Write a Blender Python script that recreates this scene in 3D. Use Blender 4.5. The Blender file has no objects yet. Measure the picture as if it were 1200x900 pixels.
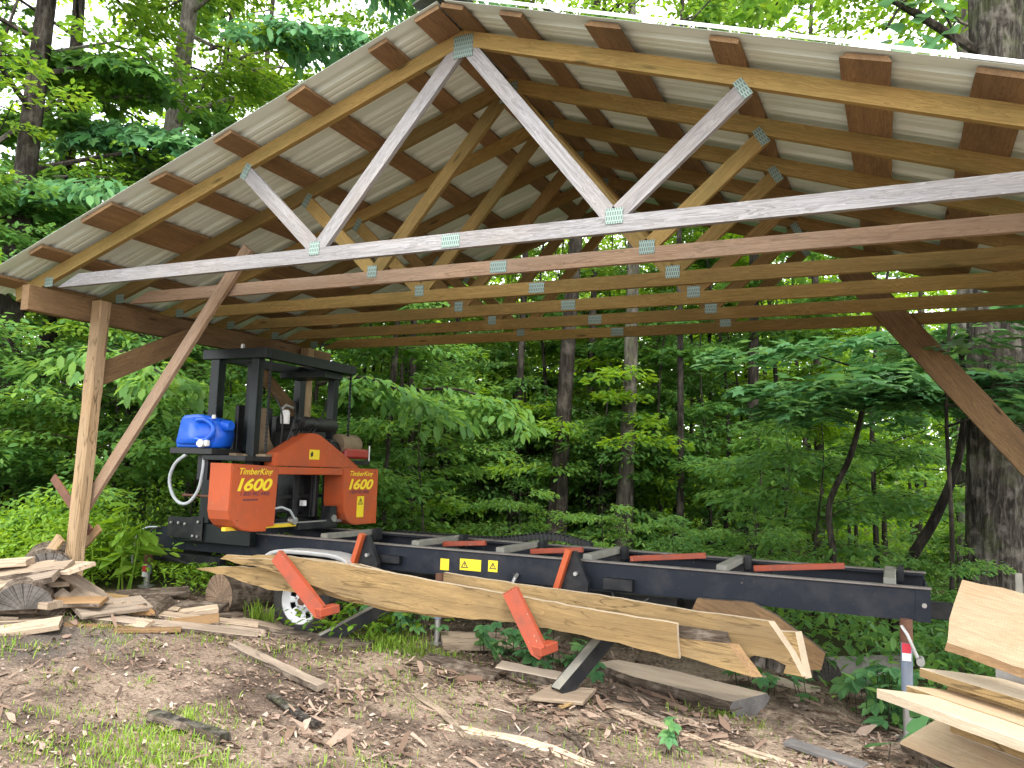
import bpy, bmesh, math, random
import numpy as np
from mathutils import Vector, Matrix
from mathutils import noise as mnoise

random.seed(11)
rng = np.random.default_rng(7)
R = math.radians
scene = bpy.context.scene
col = scene.collection

# ------------------------------------------------------------------ camera
CAM = Vector((0, 0, 1.5))
cd = bpy.data.cameras.new('camera')
cam = bpy.data.objects.new('camera', cd)
col.objects.link(cam)
cd.sensor_width = 36.0
cd.lens = 28.446
cd.clip_start = 0.05
cd.clip_end = 900
m3 = Matrix(((0.90514776, 0.0153059, 0.42482144), (0.42383671, -0.10939218, -0.89910833), (0.03271048, 0.99388082, -0.10550329)))
cam.matrix_world = Matrix.Translation(CAM) @ m3.to_4x4()
scene.camera = cam

# ------------------------------------------------------------------ light
SUN_VEC = Vector((0.42, -0.62, 1.15)).normalized()
EL = math.asin(SUN_VEC.z)
AZ = math.atan2(SUN_VEC.x, SUN_VEC.y)
sd = bpy.data.lights.new('sun', 'SUN')
sd.energy = 1.35
sd.angle = R(14)
sd.color = (1.0, 0.95, 0.87)
so = bpy.data.objects.new('sun', sd)
col.objects.link(so)
so.rotation_euler = (-SUN_VEC).to_track_quat('-Z', 'Y').to_euler()
so.location = (0, 0, 30)
w = bpy.data.worlds.new('World')
scene.world = w
w.use_nodes = True
nt = w.node_tree
nt.nodes.clear()
sky = nt.nodes.new('ShaderNodeTexSky')
sky.sky_type = 'NISHITA'
sky.sun_disc = False
sky.sun_elevation = EL
sky.sun_rotation = AZ
sky.air_density = 1.0
sky.dust_density = 2.0
tc = nt.nodes.new('ShaderNodeTexCoord')
cn = nt.nodes.new('ShaderNodeTexNoise')
cn.inputs['Scale'].default_value = 2.6
cn.inputs['Detail'].default_value = 5
cr = nt.nodes.new('ShaderNodeValToRGB')
cr.color_ramp.elements[0].position = 0.36
cr.color_ramp.elements[1].position = 0.5
cr.color_ramp.elements[0].color = (.55, .55, .55, 1)
mx = nt.nodes.new('ShaderNodeMix')
mx.data_type = 'RGBA'
mx.inputs['B'].default_value = (10.5, 10.7, 11.0, 1)
bg = nt.nodes.new('ShaderNodeBackground')
bg.inputs['Strength'].default_value = 0.15
wo = nt.nodes.new('ShaderNodeOutputWorld')
L = nt.links.new
L(tc.outputs['Generated'], cn.inputs['Vector'])
L(cn.outputs['Fac'], cr.inputs['Fac'])
L(cr.outputs['Color'], mx.inputs['Factor'])
L(sky.outputs['Color'], mx.inputs['A'])
L(mx.outputs['Result'], bg.inputs['Color'])
L(bg.outputs['Background'], wo.inputs['Surface'])
scene.view_settings.view_transform = 'Standard'
scene.view_settings.look = 'None'
scene.view_settings.exposure = 1.6
scene.view_settings.gamma = 1.0
scene.cycles.max_bounces = 7
scene.cycles.diffuse_bounces = 4
scene.cycles.glossy_bounces = 2
scene.cycles.transmission_bounces = 4
scene.cycles.sample_clamp_indirect = 6


# ------------------------------------------------------------------ materials
class NT:
    def __init__(s, name):
        s.m = bpy.data.materials.new(name)
        s.m.use_nodes = True
        s.t = s.m.node_tree
        s.b = s.t.nodes['Principled BSDF']
        s.out = s.t.nodes['Material Output']

    def n(s, typ, **kw):
        nd = s.t.nodes.new('ShaderNode' + typ)
        for k, v in kw.items():
            if k in nd.inputs:
                nd.inputs[k].default_value = v
            else:
                setattr(nd, k, v)
        return nd

    def l(s, a, b):
        s.t.links.new(a, b)

    def ramp(s, fac, stops):
        r = s.n('ValToRGB')
        els = r.color_ramp.elements
        while len(els) < len(stops):
            els.new(0.5)
        for e, (p, c) in zip(els, stops):
            e.position = p
            e.color = (c[0], c[1], c[2], 1) if len(c) == 3 else c
        s.l(fac, r.inputs['Fac'])
        return r.outputs['Color']

    def mix(s, fac, a, b, mode='MIX'):
        x = s.n('Mix', data_type='RGBA', blend_type=mode)
        for sock, v in ((x.inputs['Factor'], fac), (x.inputs['A'], a), (x.inputs['B'], b)):
            if hasattr(v, 'links'):
                s.l(v, sock)
            elif isinstance(v, (int, float)):
                sock.default_value = v
            else:
                sock.default_value = (v[0], v[1], v[2], 1)
        return x.outputs['Result']

    def math(s, op, a, b=0.0):
        x = s.n('Math', operation=op)
        for sock, v in ((x.inputs[0], a), (x.inputs[1], b)):
            if hasattr(v, 'links'):
                s.l(v, sock)
            else:
                sock.default_value = v
        return x.outputs[0]

    def coords(s, scale=(1, 1, 1), rand=True):
        t = s.n('TexCoord')
        src = t.outputs['Object']
        if rand:
            oi = s.n('ObjectInfo')
            mu = s.n('VectorMath', operation='SCALE')
            cx = s.n('CombineXYZ')
            s.l(oi.outputs['Random'], cx.inputs[0])
            s.l(s.math('MULTIPLY', oi.outputs['Random'], 3.7), cx.inputs[1])
            s.l(s.math('MULTIPLY', oi.outputs['Random'], 7.3), cx.inputs[2])
            s.l(cx.outputs[0], mu.inputs[0])
            mu.inputs['Scale'].default_value = 13.0
            ad = s.n('VectorMath', operation='ADD')
            s.l(src, ad.inputs[0])
            s.l(mu.outputs[0], ad.inputs[1])
            src = ad.outputs[0]
        mp = s.n('Mapping')
        mp.inputs['Scale'].default_value = scale
        s.l(src, mp.inputs['Vector'])
        return mp.outputs[0]

    def noise(s, vec, scale=5, detail=4, rough=0.55, dist=0.0):
        x = s.n('TexNoise', Scale=scale, Detail=detail, Roughness=rough, Distortion=dist)
        s.l(vec, x.inputs['Vector'])
        return x.outputs['Fac']

    def bump(s, h, strength=0.3, dist=0.01):
        x = s.n('Bump', Strength=strength, Distance=dist)
        s.l(h, x.inputs['Height'])
        s.l(x.outputs[0], s.b.inputs['Normal'])

    def fin(s, colr=None, rough=None, metal=None, spec=None):
        if colr is not None:
            if hasattr(colr, 'links'):
                s.l(colr, s.b.inputs['Base Color'])
            else:
                s.b.inputs['Base Color'].default_value = (*colr, 1)
        if rough is not None:
            if hasattr(rough, 'links'):
                s.l(rough, s.b.inputs['Roughness'])
            else:
                s.b.inputs['Roughness'].default_value = rough
        if metal is not None:
            s.b.inputs['Metallic'].default_value = metal
        if spec is not None:
            s.b.inputs['Specular IOR Level'].default_value = spec
        return s.m


def wood(name, light, dark, stain=None, stain_amt=0.0, knots=True, grain=1.0, rough=.85, var=.25, saw=False, crack=0.0):
    """board wood: grain runs along local X"""
    N = NT(name)
    v1 = N.coords((1.1, 16, 16))
    v2 = N.coords((2.5, 90, 90))
    v3 = N.coords((1, 4, 4))
    big = N.noise(v1, 1.6, 4, .55, 1.2)
    rings = N.math('FRACT', N.math('MULTIPLY', big, 9.0))
    fine = N.noise(v2, 1.0, 3, .6)
    f = N.math('ADD', N.math('MULTIPLY', rings, .45), N.math('MULTIPLY', fine, .6))
    c = N.ramp(f, [(.25, light), (.78, dark)])
    if knots:
        vk = N.coords((1.5, 7, 7))
        vo = N.n('TexVoronoi', Scale=1.0)
        N.l(vk, vo.inputs['Vector'])
        k = N.ramp(vo.outputs['Distance'], [(.045, (1, 1, 1)), (.10, (0, 0, 0))])
        c = N.mix(k, c, tuple(x * .38 for x in dark))
    if stain:
        st = N.ramp(N.noise(v3, 1.3, 5, .65), [(.42, (0, 0, 0)), (.68, (1, 1, 1))])
        c = N.mix(N.math('MULTIPLY', st, stain_amt), c, stain)
    if crack:
        kn = N.noise(N.coords((.9, 9, 9)), 1.4, 3, .5, .4)
        ck = N.ramp(N.math('ABSOLUTE', N.math('SUBTRACT', kn, .5)), [(.004, (1, 1, 1)), (.016, (0, 0, 0))])
        c = N.mix(N.math('MULTIPLY', ck, crack), c, tuple(x * .3 for x in dark))
        bd = N.ramp(N.noise(N.coords((.5, 5, 5)), 1.2, 3, .5), [(.45, (0, 0, 0)), (.62, (1, 1, 1))])
        c = N.mix(N.math('MULTIPLY', bd, .45), c, tuple(x * .8 for x in dark))
    if saw:
        wv = N.coords((1, .25, .25))
        sw = N.n('TexWave', Scale=22.0, Distortion=1.6, Detail=2)
        sw.inputs['Detail Scale'].default_value = .6
        N.l(wv, sw.inputs['Vector'])
        c = N.mix(N.math('MULTIPLY', sw.outputs['Fac'], .12), c, tuple(x * .62 for x in dark))
    oi = N.n('ObjectInfo')
    val = N.math('ADD', N.math('MULTIPLY', oi.outputs['Random'], 2 * var), 1.0 - var)
    hs = N.n('HueSaturation')
    N.l(c, hs.inputs['Color'])
    N.l(val, hs.inputs['Value'])
    N.bump(f, .35 * grain, .004)
    return N.fin(hs.outputs['Color'], rough, spec=.25)


M = {}
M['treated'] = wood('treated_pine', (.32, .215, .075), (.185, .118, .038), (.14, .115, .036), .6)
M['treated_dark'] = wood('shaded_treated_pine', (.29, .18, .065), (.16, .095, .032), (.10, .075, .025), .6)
M['greyed'] = wood('weathered_grey_pine', (.32, .315, .318), (.175, .168, .165), (.27, .21, .16), .35, grain=1.6, var=.08, crack=.22)
M['greybrown'] = wood('half_weathered_pine', (.36, .25, .165), (.21, .135, .085), (.27, .21, .16), .6, var=.1, crack=.3)
M['rough_brown'] = wood('rough_sawn_brown', (.27, .168, .080), (.15, .088, .042), (.08, .05, .03), .6)
M['post'] = wood('post_pine', (.40, .275, .15), (.255, .165, .085), (.33, .26, .18), .5, grain=1.6, var=.08, crack=.8)
M['fresh'] = wood('fresh_sawn_oak', (.37, .25, .108), (.22, .14, .058), (.14, .10, .055), .7, knots=False, var=.12, crack=.7, saw=True)
M['pale'] = wood('pale_sapwood', (.34, .275, .21), (.225, .175, .13), (.15, .115, .085), .75, knots=False, var=.1, crack=.8)
M['pale_new'] = wood('fresh_pale_sapwood', (.47, .395, .29), (.36, .285, .19), (.29, .22, .15), .5, knots=False, var=.08)
M['pale_saw'] = wood('pale_sapwood_sawmarks', (.44, .345, .225), (.35, .26, .16), (.36, .19, .09), .45, knots=False, var=.05, saw=True)
M['old_slab'] = wood('old_grey_slab', (.44, .35, .25), (.27, .20, .14), (.13, .10, .075), .6, knots=False, var=.3, grain=1.5, crack=.8)
M['dusty'] = wood('dusty_slab_top', (.52, .43, .33), (.42, .335, .25), (.28, .2, .14), .5, knots=False, var=.1)
M['endgrey'] = wood('cracked_end_grain', (.20, .19, .18), (.11, .10, .095), (.07, .065, .06), .7, knots=False, var=.15)


def bark(name, a, b, c, sc=1.0, moss=0.0, lying=False):
    N = NT(name)
    v = N.coords((1.6 * sc, 9 * sc, 9 * sc) if lying else (9 * sc, 9 * sc, 1.6 * sc))
    n1 = N.noise(v, 2.2, 6, .65, .6)
    vb = N.coords((4 * sc, 4 * sc, 3 * sc))
    n2 = N.noise(vb, 1.3, 4, .6)
    colr = N.ramp(n1, [(.32, a), (.52, b), (.72, c)])
    pt = N.ramp(n2, [(.5, (0, 0, 0)), (.66, (1, 1, 1))])
    colr = N.mix(N.math('MULTIPLY', pt, .55), colr, tuple(x * 1.5 for x in c))
    if moss:
        pm = N.ramp(N.noise(N.coords((3, 3, 2)), 1.6, 5, .7), [(.5, (0, 0, 0)), (.6, (1, 1, 1))])
        colr = N.mix(N.math('MULTIPLY', pm, moss), colr, (.10, .12, .045))
    N.bump(n1, .9, .03)
    return N.fin(colr, .95, spec=.1)


M['bark_dark'] = bark('dark_furrowed_bark', (.010, .008, .0065), (.030, .025, .02), (.075, .064, .053))
M['bark_grey'] = bark('grey_bark', (.05, .043, .036), (.13, .115, .098), (.22, .20, .175), 1.2, .3)
M['bark_mid'] = bark('mid_grey_bark', (.025, .021, .017), (.07, .06, .05), (.13, .118, .10), 1.2, .3)
M['bark_big'] = bark('lichened_bark', (.010, .0085, .007), (.042, .036, .03), (.14, .125, .108), 1.5, .25)
M['bark_log'] = bark('log_bark', (.03, .022, .016), (.085, .065, .048), (.18, .145, .115), 2.0, 0.0, True)
M['twig'] = bark('twig_bark', (.02, .016, .012), (.04, .033, .026), (.07, .06, .05), 2)


def endgrain(name, core, rim, crack=.6):
    N = NT(name)
    t = N.n('TexCoord')
    ln = N.n('VectorMath', operation='LENGTH')
    mp = N.n('Mapping')
    mp.inputs['Scale'].default_value = (0, 1, 1)
    N.l(t.outputs['Object'], mp.inputs[0])
    ad = N.n('VectorMath', operation='ADD')
    nz = N.n('TexNoise', Scale=6.0, Detail=3)
    N.l(t.outputs['Object'], nz.inputs['Vector'])
    sc = N.n('VectorMath', operation='SCALE')
    sc.inputs['Scale'].default_value = .05
    N.l(nz.outputs['Color'], sc.inputs[0])
    N.l(mp.outputs[0], ad.inputs[0])
    N.l(sc.outputs[0], ad.inputs[1])
    N.l(ad.outputs[0], ln.inputs[0])
    rr = N.math('FRACT', N.math('MULTIPLY', ln.outputs['Value'], 34.0))
    c = N.mix(N.math('MULTIPLY', rr, .55), core, tuple(x * .5 for x in core))
    st = N.ramp(nz.outputs['Fac'], [(.4, (0, 0, 0)), (.65, (1, 1, 1))])
    c = N.mix(N.math('MULTIPLY', st, crack), c, rim)
    gr = N.n('SeparateXYZ')
    N.l(ad.outputs[0], gr.inputs[0])
    an = N.math('ARCTAN2', gr.outputs[2], gr.outputs[1])
    wv_ = N.n('TexNoise', Scale=9.0, Detail=2)
    cb = N.n('CombineXYZ')
    N.l(an, cb.inputs[0])
    N.l(cb.outputs[0], wv_.inputs['Vector'])
    ck = N.ramp(N.math('ABSOLUTE', N.math('SUBTRACT', wv_.outputs['Fac'], .5)), [(.006, (1, 1, 1)), (.022, (0, 0, 0))])
    c = N.mix(N.math('MULTIPLY', ck, .75), c, tuple(x * .22 for x in rim))
    N.bump(rr, .3, .003)
    return N.fin(c, .9, spec=.15)


M['end_log'] = endgrain('log_end_grain', (.30, .21, .14), (.13, .092, .066), .6)
M['end_grey'] = endgrain('grey_end_grain', (.15, .135, .122), (.05, .045, .04), .8)
M['end_fresh'] = endgrain('fresh_end_grain', (.38, .22, .10), (.26, .14, .06), .5)


def paint(name, c, rough=.45, dirt=(.1, .08, .06), damt=.35, metal=0.0, scale=5, chip=None, lo=.45, hi=.72, spec=.5):
    N = NT(name)
    v = N.coords((1, 1, 1))
    n = N.noise(v, scale, 6, .68)
    f = N.ramp(n, [(lo, (0, 0, 0)), (hi, (1, 1, 1))])
    cc = N.mix(N.math('MULTIPLY', f, damt), c, dirt)
    if chip:
        n2 = N.noise(v, scale * 5, 4, .7)
        f2 = N.ramp(n2, [(.66, (0, 0, 0)), (.7, (1, 1, 1))])
        cc = N.mix(f2, cc, chip)
    rr = N.math('ADD', N.math('MULTIPLY', n, .3), rough - .12)
    N.bump(N.noise(v, scale * 14, 3, .6), .06, .003)
    return N.fin(cc, rr, metal, spec)


M['orange'] = paint('orange_paint', (.43, .080, .022), .5, (.25, .075, .04), .65, scale=4, chip=(.30, .19, .12), spec=.35)
M['orange_worn'] = paint('worn_orange_paint', (.30, .05, .018), .55, (.15, .05, .03), .7, scale=9, chip=(.42, .3, .22))
M['black'] = paint('black_machine_paint', (.009, .010, .012), .45, (.07, .062, .055), .4, scale=7, spec=.3)
M['black_rail'] = paint('blue_black_rail_paint', (.008, .011, .018), .5, (.085, .082, .078), .38, scale=3.4, lo=.48, hi=.8, chip=(.09, .07, .06), spec=.25)
M['darkgreen'] = paint('dark_green_mast_paint', (.006, .010, .0105), .4, (.035, .035, .032), .35, scale=6, spec=.3)
M['bunk'] = paint('dusty_bunk_steel', (.17, .165, .14), .7, (.30, .27, .21), .7, scale=9)
M['steel'] = paint('bare_steel', (.42, .41, .39), .4, (.16, .12, .09), .5, metal=.7)
M['railtop'] = paint('worn_rail_top', (.20, .18, .165), .45, (.09, .065, .05), .7, metal=.4)
M['rust'] = paint('rusty_steel', (.13, .055, .03), .8, (.05, .03, .022), .6, scale=12)
M['jack'] = paint('grey_blue_jack_tube', (.17, .205, .27), .5, (.20, .16, .12), .5, scale=9)
M['tan'] = paint('dusty_tan_guard', (.20, .145, .085), .8, (.08, .055, .035), .6)
M['yellow'] = paint('yellow_paint', (.72, .50, .02), .5, (.3, .2, .05), .3)
M['red'] = paint('red_tank_paint', (.33, .03, .022), .45, (.2, .1, .07), .4)
M['white'] = paint('white_plastic', (.72, .72, .70), .5, (.4, .36, .3), .2)
M['rim'] = paint('silver_wheel_paint', (.62, .63, .64), .35, (.35, .31, .26), .35)
M['rubber'] = paint('tyre_rubber', (.022, .021, .020), .85, (.10, .085, .065), .55)
M['fender'] = paint('galvanised_fender', (.48, .48, .47), .5, (.52, .45, .36), .6, metal=.25, scale=6)
M['blackplastic'] = paint('black_plastic', (.007, .007, .007), .5, (.05, .043, .036), .35)
M['hose'] = paint('grey_hose', (.42, .45, .46), .4, (.3, .28, .24), .3)
M['concrete'] = paint('grey_block', (.32, .31, .295), .95, (.2, .19, .17), .5, scale=20)
M['stone'] = paint('grey_stone', (.20, .185, .165), .95, (.08, .07, .06), .7, scale=9)
M['decal_red'] = paint('red_decal', (.5, .02, .04), .5, (.3, .1, .08), .3)
M['ink'] = paint('black_ink', (.02, .015, .02), .6, (.05, .03, .03), .2)
M['letter'] = paint('yellow_lettering', (.80, .62, .02), .5, (.6, .42, .05), .2)
M['scrawl'] = paint('purple_black_lettering', (.07, .022, .05), .6, (.1, .03, .03), .2)
N = NT('blue_polyethylene')
N.b.inputs['Subsurface Weight'].default_value = .15
N.b.inputs['Subsurface Radius'].default_value = (.01, .02, .05)
N.fin((.012, .12, .68), .35)
M['blue'] = N.m

N = NT('roof_sheet_paint')
v = N.coords((.5, .5, .5), True)
n = N.noise(v, 3, 4, .6)
vs = N.coords((.35, 14, 1))
n2 = N.noise(vs, 1.2, 3, .6)
c = N.ramp(N.math('ADD', N.math('MULTIPLY', n, .4), N.math('MULTIPLY', n2, .6)), [(.35, (.54, .62, .57)), (.65, (.67, .74, .69))])
M['roof'] = N.fin(c, .42, spec=.4)
N = NT('white_trim')
M['trim'] = N.fin((.8, .8, .8), .4)
N = NT('mossy_ridge_metal')
c = N.ramp(N.noise(N.coords((6, 6, 6)), 2.5, 5, .65), [(.4, (.028, .032, .026)), (.65, (.075, .085, .045))])
M['ridge'] = N.fin(c, .8)

N = NT('punched_nail_plate')
v = N.coords((1, 1, 1), False)
br = N.n('TexBrick', offset=0.5)
br.inputs['Scale'].default_value = 1.0
br.inputs['Brick Width'].default_value = .013
br.inputs['Row Height'].default_value = .026
br.inputs['Mortar Size'].default_value = .0034
br.inputs['Mortar Smooth'].default_value = .3
mp = N.n('Mapping')
mp.inputs['Rotation'].default_value = (R(90), 0, 0)
N.l(v, mp.inputs[0])
N.l(mp.outputs[0], br.inputs['Vector'])
c = N.mix(br.outputs['Fac'], (.07, .10, .09), (.24, .33, .29))
sp = N.noise(v, 90, 2)
c = N.mix(N.math('MULTIPLY', sp, .35), c, (.20, .25, .21))
N.bump(br.outputs['Fac'], .5, .002)
M['plate'] = N.fin(c, .5, .25)

N = NT('warning_decal')
v = N.coords((1, 1, 1), False)
br = N.n('TexBrick')
br.inputs['Scale'].default_value = 1.0
br.inputs['Brick Width'].default_value = .022
br.inputs['Row Height'].default_value = .011
br.inputs['Mortar Size'].default_value = .0032
N.l(v, br.inputs['Vector'])
M['decal'] = N.fin(N.mix(N.math('MULTIPLY', N.math('SUBTRACT', 1.0, br.outputs['Fac']), .35), (.82, .62, .02), (.30, .20, .02)), .45)


def leafmat(name, stops, trans=.45, rough=.5, vary=.35):
    N = NT(name)
    ge = N.n('NewGeometry')
    oi = N.n('ObjectInfo')
    rr = N.math('ADD', N.math('MULTIPLY', ge.outputs['Random Per Island'], 1 - vary), N.math('MULTIPLY', oi.outputs['Random'], vary))
    c = N.ramp(rr, stops)
    N.fin(c, rough, spec=.2)
    tr = N.n('BsdfTranslucent')
    hs = N.n('HueSaturation', Hue=.475, Saturation=1.1, Value=1.7)
    N.l(c, hs.inputs['Color'])
    N.l(hs.outputs['Color'], tr.inputs['Color'])
    ms = N.n('MixShader', Fac=trans)
    N.l(N.b.outputs[0], ms.inputs[1])
    N.l(tr.outputs[0], ms.inputs[2])
    N.l(ms.outputs[0], N.out.inputs['Surface'])
    return N.m


M['leaf_maple'] = leafmat('maple_leaf', [(.1, (.065, .165, .042)), (.5, (.105, .23, .052)), (.95, (.17, .30, .05))])
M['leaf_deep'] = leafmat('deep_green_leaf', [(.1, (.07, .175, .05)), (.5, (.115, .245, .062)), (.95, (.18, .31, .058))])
M['leaf_mid'] = leafmat('forest_leaf', [(.1, (.07, .17, .028)), (.5, (.125, .25, .036)), (.95, (.20, .31, .045))], .45)
M['leaf_far'] = leafmat('sunny_forest_leaf', [(.1, (.075, .175, .02)), (.5, (.125, .25, .03)), (.95, (.20, .32, .042))], .55)
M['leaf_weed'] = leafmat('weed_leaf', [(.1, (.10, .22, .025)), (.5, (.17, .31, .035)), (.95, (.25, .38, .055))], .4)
M['leaf_creeper'] = leafmat('creeper_leaf', [(.1, (.06, .17, .07)), (.5, (.09, .22, .085)), (.95, (.14, .27, .075))], .3)
M['grass'] = leafmat('grass_blade', [(.1, (.10, .19, .025)), (.5, (.17, .29, .035)), (.95, (.27, .36, .07))], .35, .5)
M['litter_leaf'] = leafmat('forest_floor_leaf', [(.1, (.06, .15, .03)), (.5, (.10, .21, .04)), (.95, (.17, .27, .05))], .3)


def chipmat(name, stops, var=0):
    N = NT(name)
    ge = N.n('NewGeometry')
    c = N.ramp(ge.outputs['Random Per Island'], stops)
    n = N.noise(N.coords((1, 1, 1), False), 60, 3)
    c = N.mix(N.math('MULTIPLY', n, .5), c, (.08, .055, .04))
    return N.fin(c, .95, spec=.1)


M['chips'] = chipmat('wood_chips', [(0, (.08, .05, .035)), (.3, (.19, .125, .09)), (.6, (.30, .21, .16)), (.85, (.40, .30, .23)), (1, (.54, .44, .36))])
M['barkbits'] = chipmat('bark_shreds', [(0, (.06, .042, .032)), (.4, (.13, .085, .06)), (.75, (.22, .15, .11)), (1, (.33, .24, .18))])

M['flakes'] = chipmat('bark_flake', [(0, (.11, .07, .048)), (.35, (.21, .14, .10)), (.7, (.31, .22, .165)), (1, (.42, .32, .25))])
M['deadleaf'] = chipmat('dead_leaf', [(0, (.10, .06, .042)), (.4, (.22, .15, .115)), (.75, (.34, .25, .205)), (1, (.46, .38, .33))])

# ground
N = NT('chip_strewn_soil')
v = N.coords((1, 1, 1), False)
n1 = N.noise(v, 1.1, 6, .62)
n2 = N.noise(v, 9, 6, .7)
n3 = N.noise(v, 55, 5, .7)
soil = N.ramp(n3, [(.3, (.075, .053, .039)), (.5, (.17, .123, .094)), (.7, (.31, .235, .18))])
dust = N.ramp(n3, [(.3, (.32, .24, .17)), (.7, (.52, .41, .31))])
f = N.ramp(N.math('ADD', N.math('MULTIPLY', n1, .7), N.math('MULTIPLY', n2, .3)), [(.44, (0, 0, 0)), (.58, (1, 1, 1))])
sx = N.n('SeparateXYZ')
N.l(v, sx.inputs[0])
mr = N.n('MapRange')
mr.inputs['From Min'].default_value = -4.2
mr.inputs['From Max'].default_value = -0.6
N.l(sx.outputs[0], mr.inputs['Value'])
f2 = N.math('MULTIPLY', f, N.math('ADD', N.math('MULTIPLY', mr.outputs[0], .75), .3))
my = N.n('MapRange')
my.inputs['From Min'].default_value = 3.4
my.inputs['From Max'].default_value = 5.2
N.l(sx.outputs[1], my.inputs['Value'])
f2 = N.math('MINIMUM', N.math('ADD', f2, N.math('MULTIPLY', N.math('MULTIPLY', my.outputs[0], mr.outputs[0]), .75)), 1.0)
c = N.mix(f2, soil, dust)
dk = N.ramp(N.noise(v, 1.7, 6, .68), [(.47, (0, 0, 0)), (.60, (1, 1, 1))])
c = N.mix(N.math('MULTIPLY', dk, .8), c, N.ramp(n3, [(.3, (.03, .022, .017)), (.7, (.11, .08, .062))]))
gy = N.ramp(N.noise(v, .9, 3, .5), [(.60, (0, 0, 0)), (.68, (1, 1, 1))])
c = N.mix(N.math('MULTIPLY', gy, .5), c, (.12, .11, .10))
# leaf mould of the wood further back
mb = N.n('MapRange')
mb.inputs['From Min'].default_value = 6.6
mb.inputs['From Max'].default_value = 8.2
N.l(N.math('ADD', sx.outputs[1], N.math('MULTIPLY', n1, 1.5)), mb.inputs['Value'])
ml = N.n('MapRange')
ml.inputs['From Min'].default_value = 6.2
ml.inputs['From Max'].default_value = 7.2
N.l(N.math('SUBTRACT', N.math('MULTIPLY', n1, 1.5), sx.outputs[0]), ml.inputs['Value'])
fb = N.math('MAXIMUM', mb.outputs[0], ml.outputs[0])
mould = N.ramp(n3, [(.35, (.03, .034, .015)), (.65, (.075, .075, .03))])
c = N.mix(fb, c, mould)
N.bump(N.math('ADD', n3, n2), .8, .03)
M['ground'] = N.fin(c, .97, spec=.08)


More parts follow.
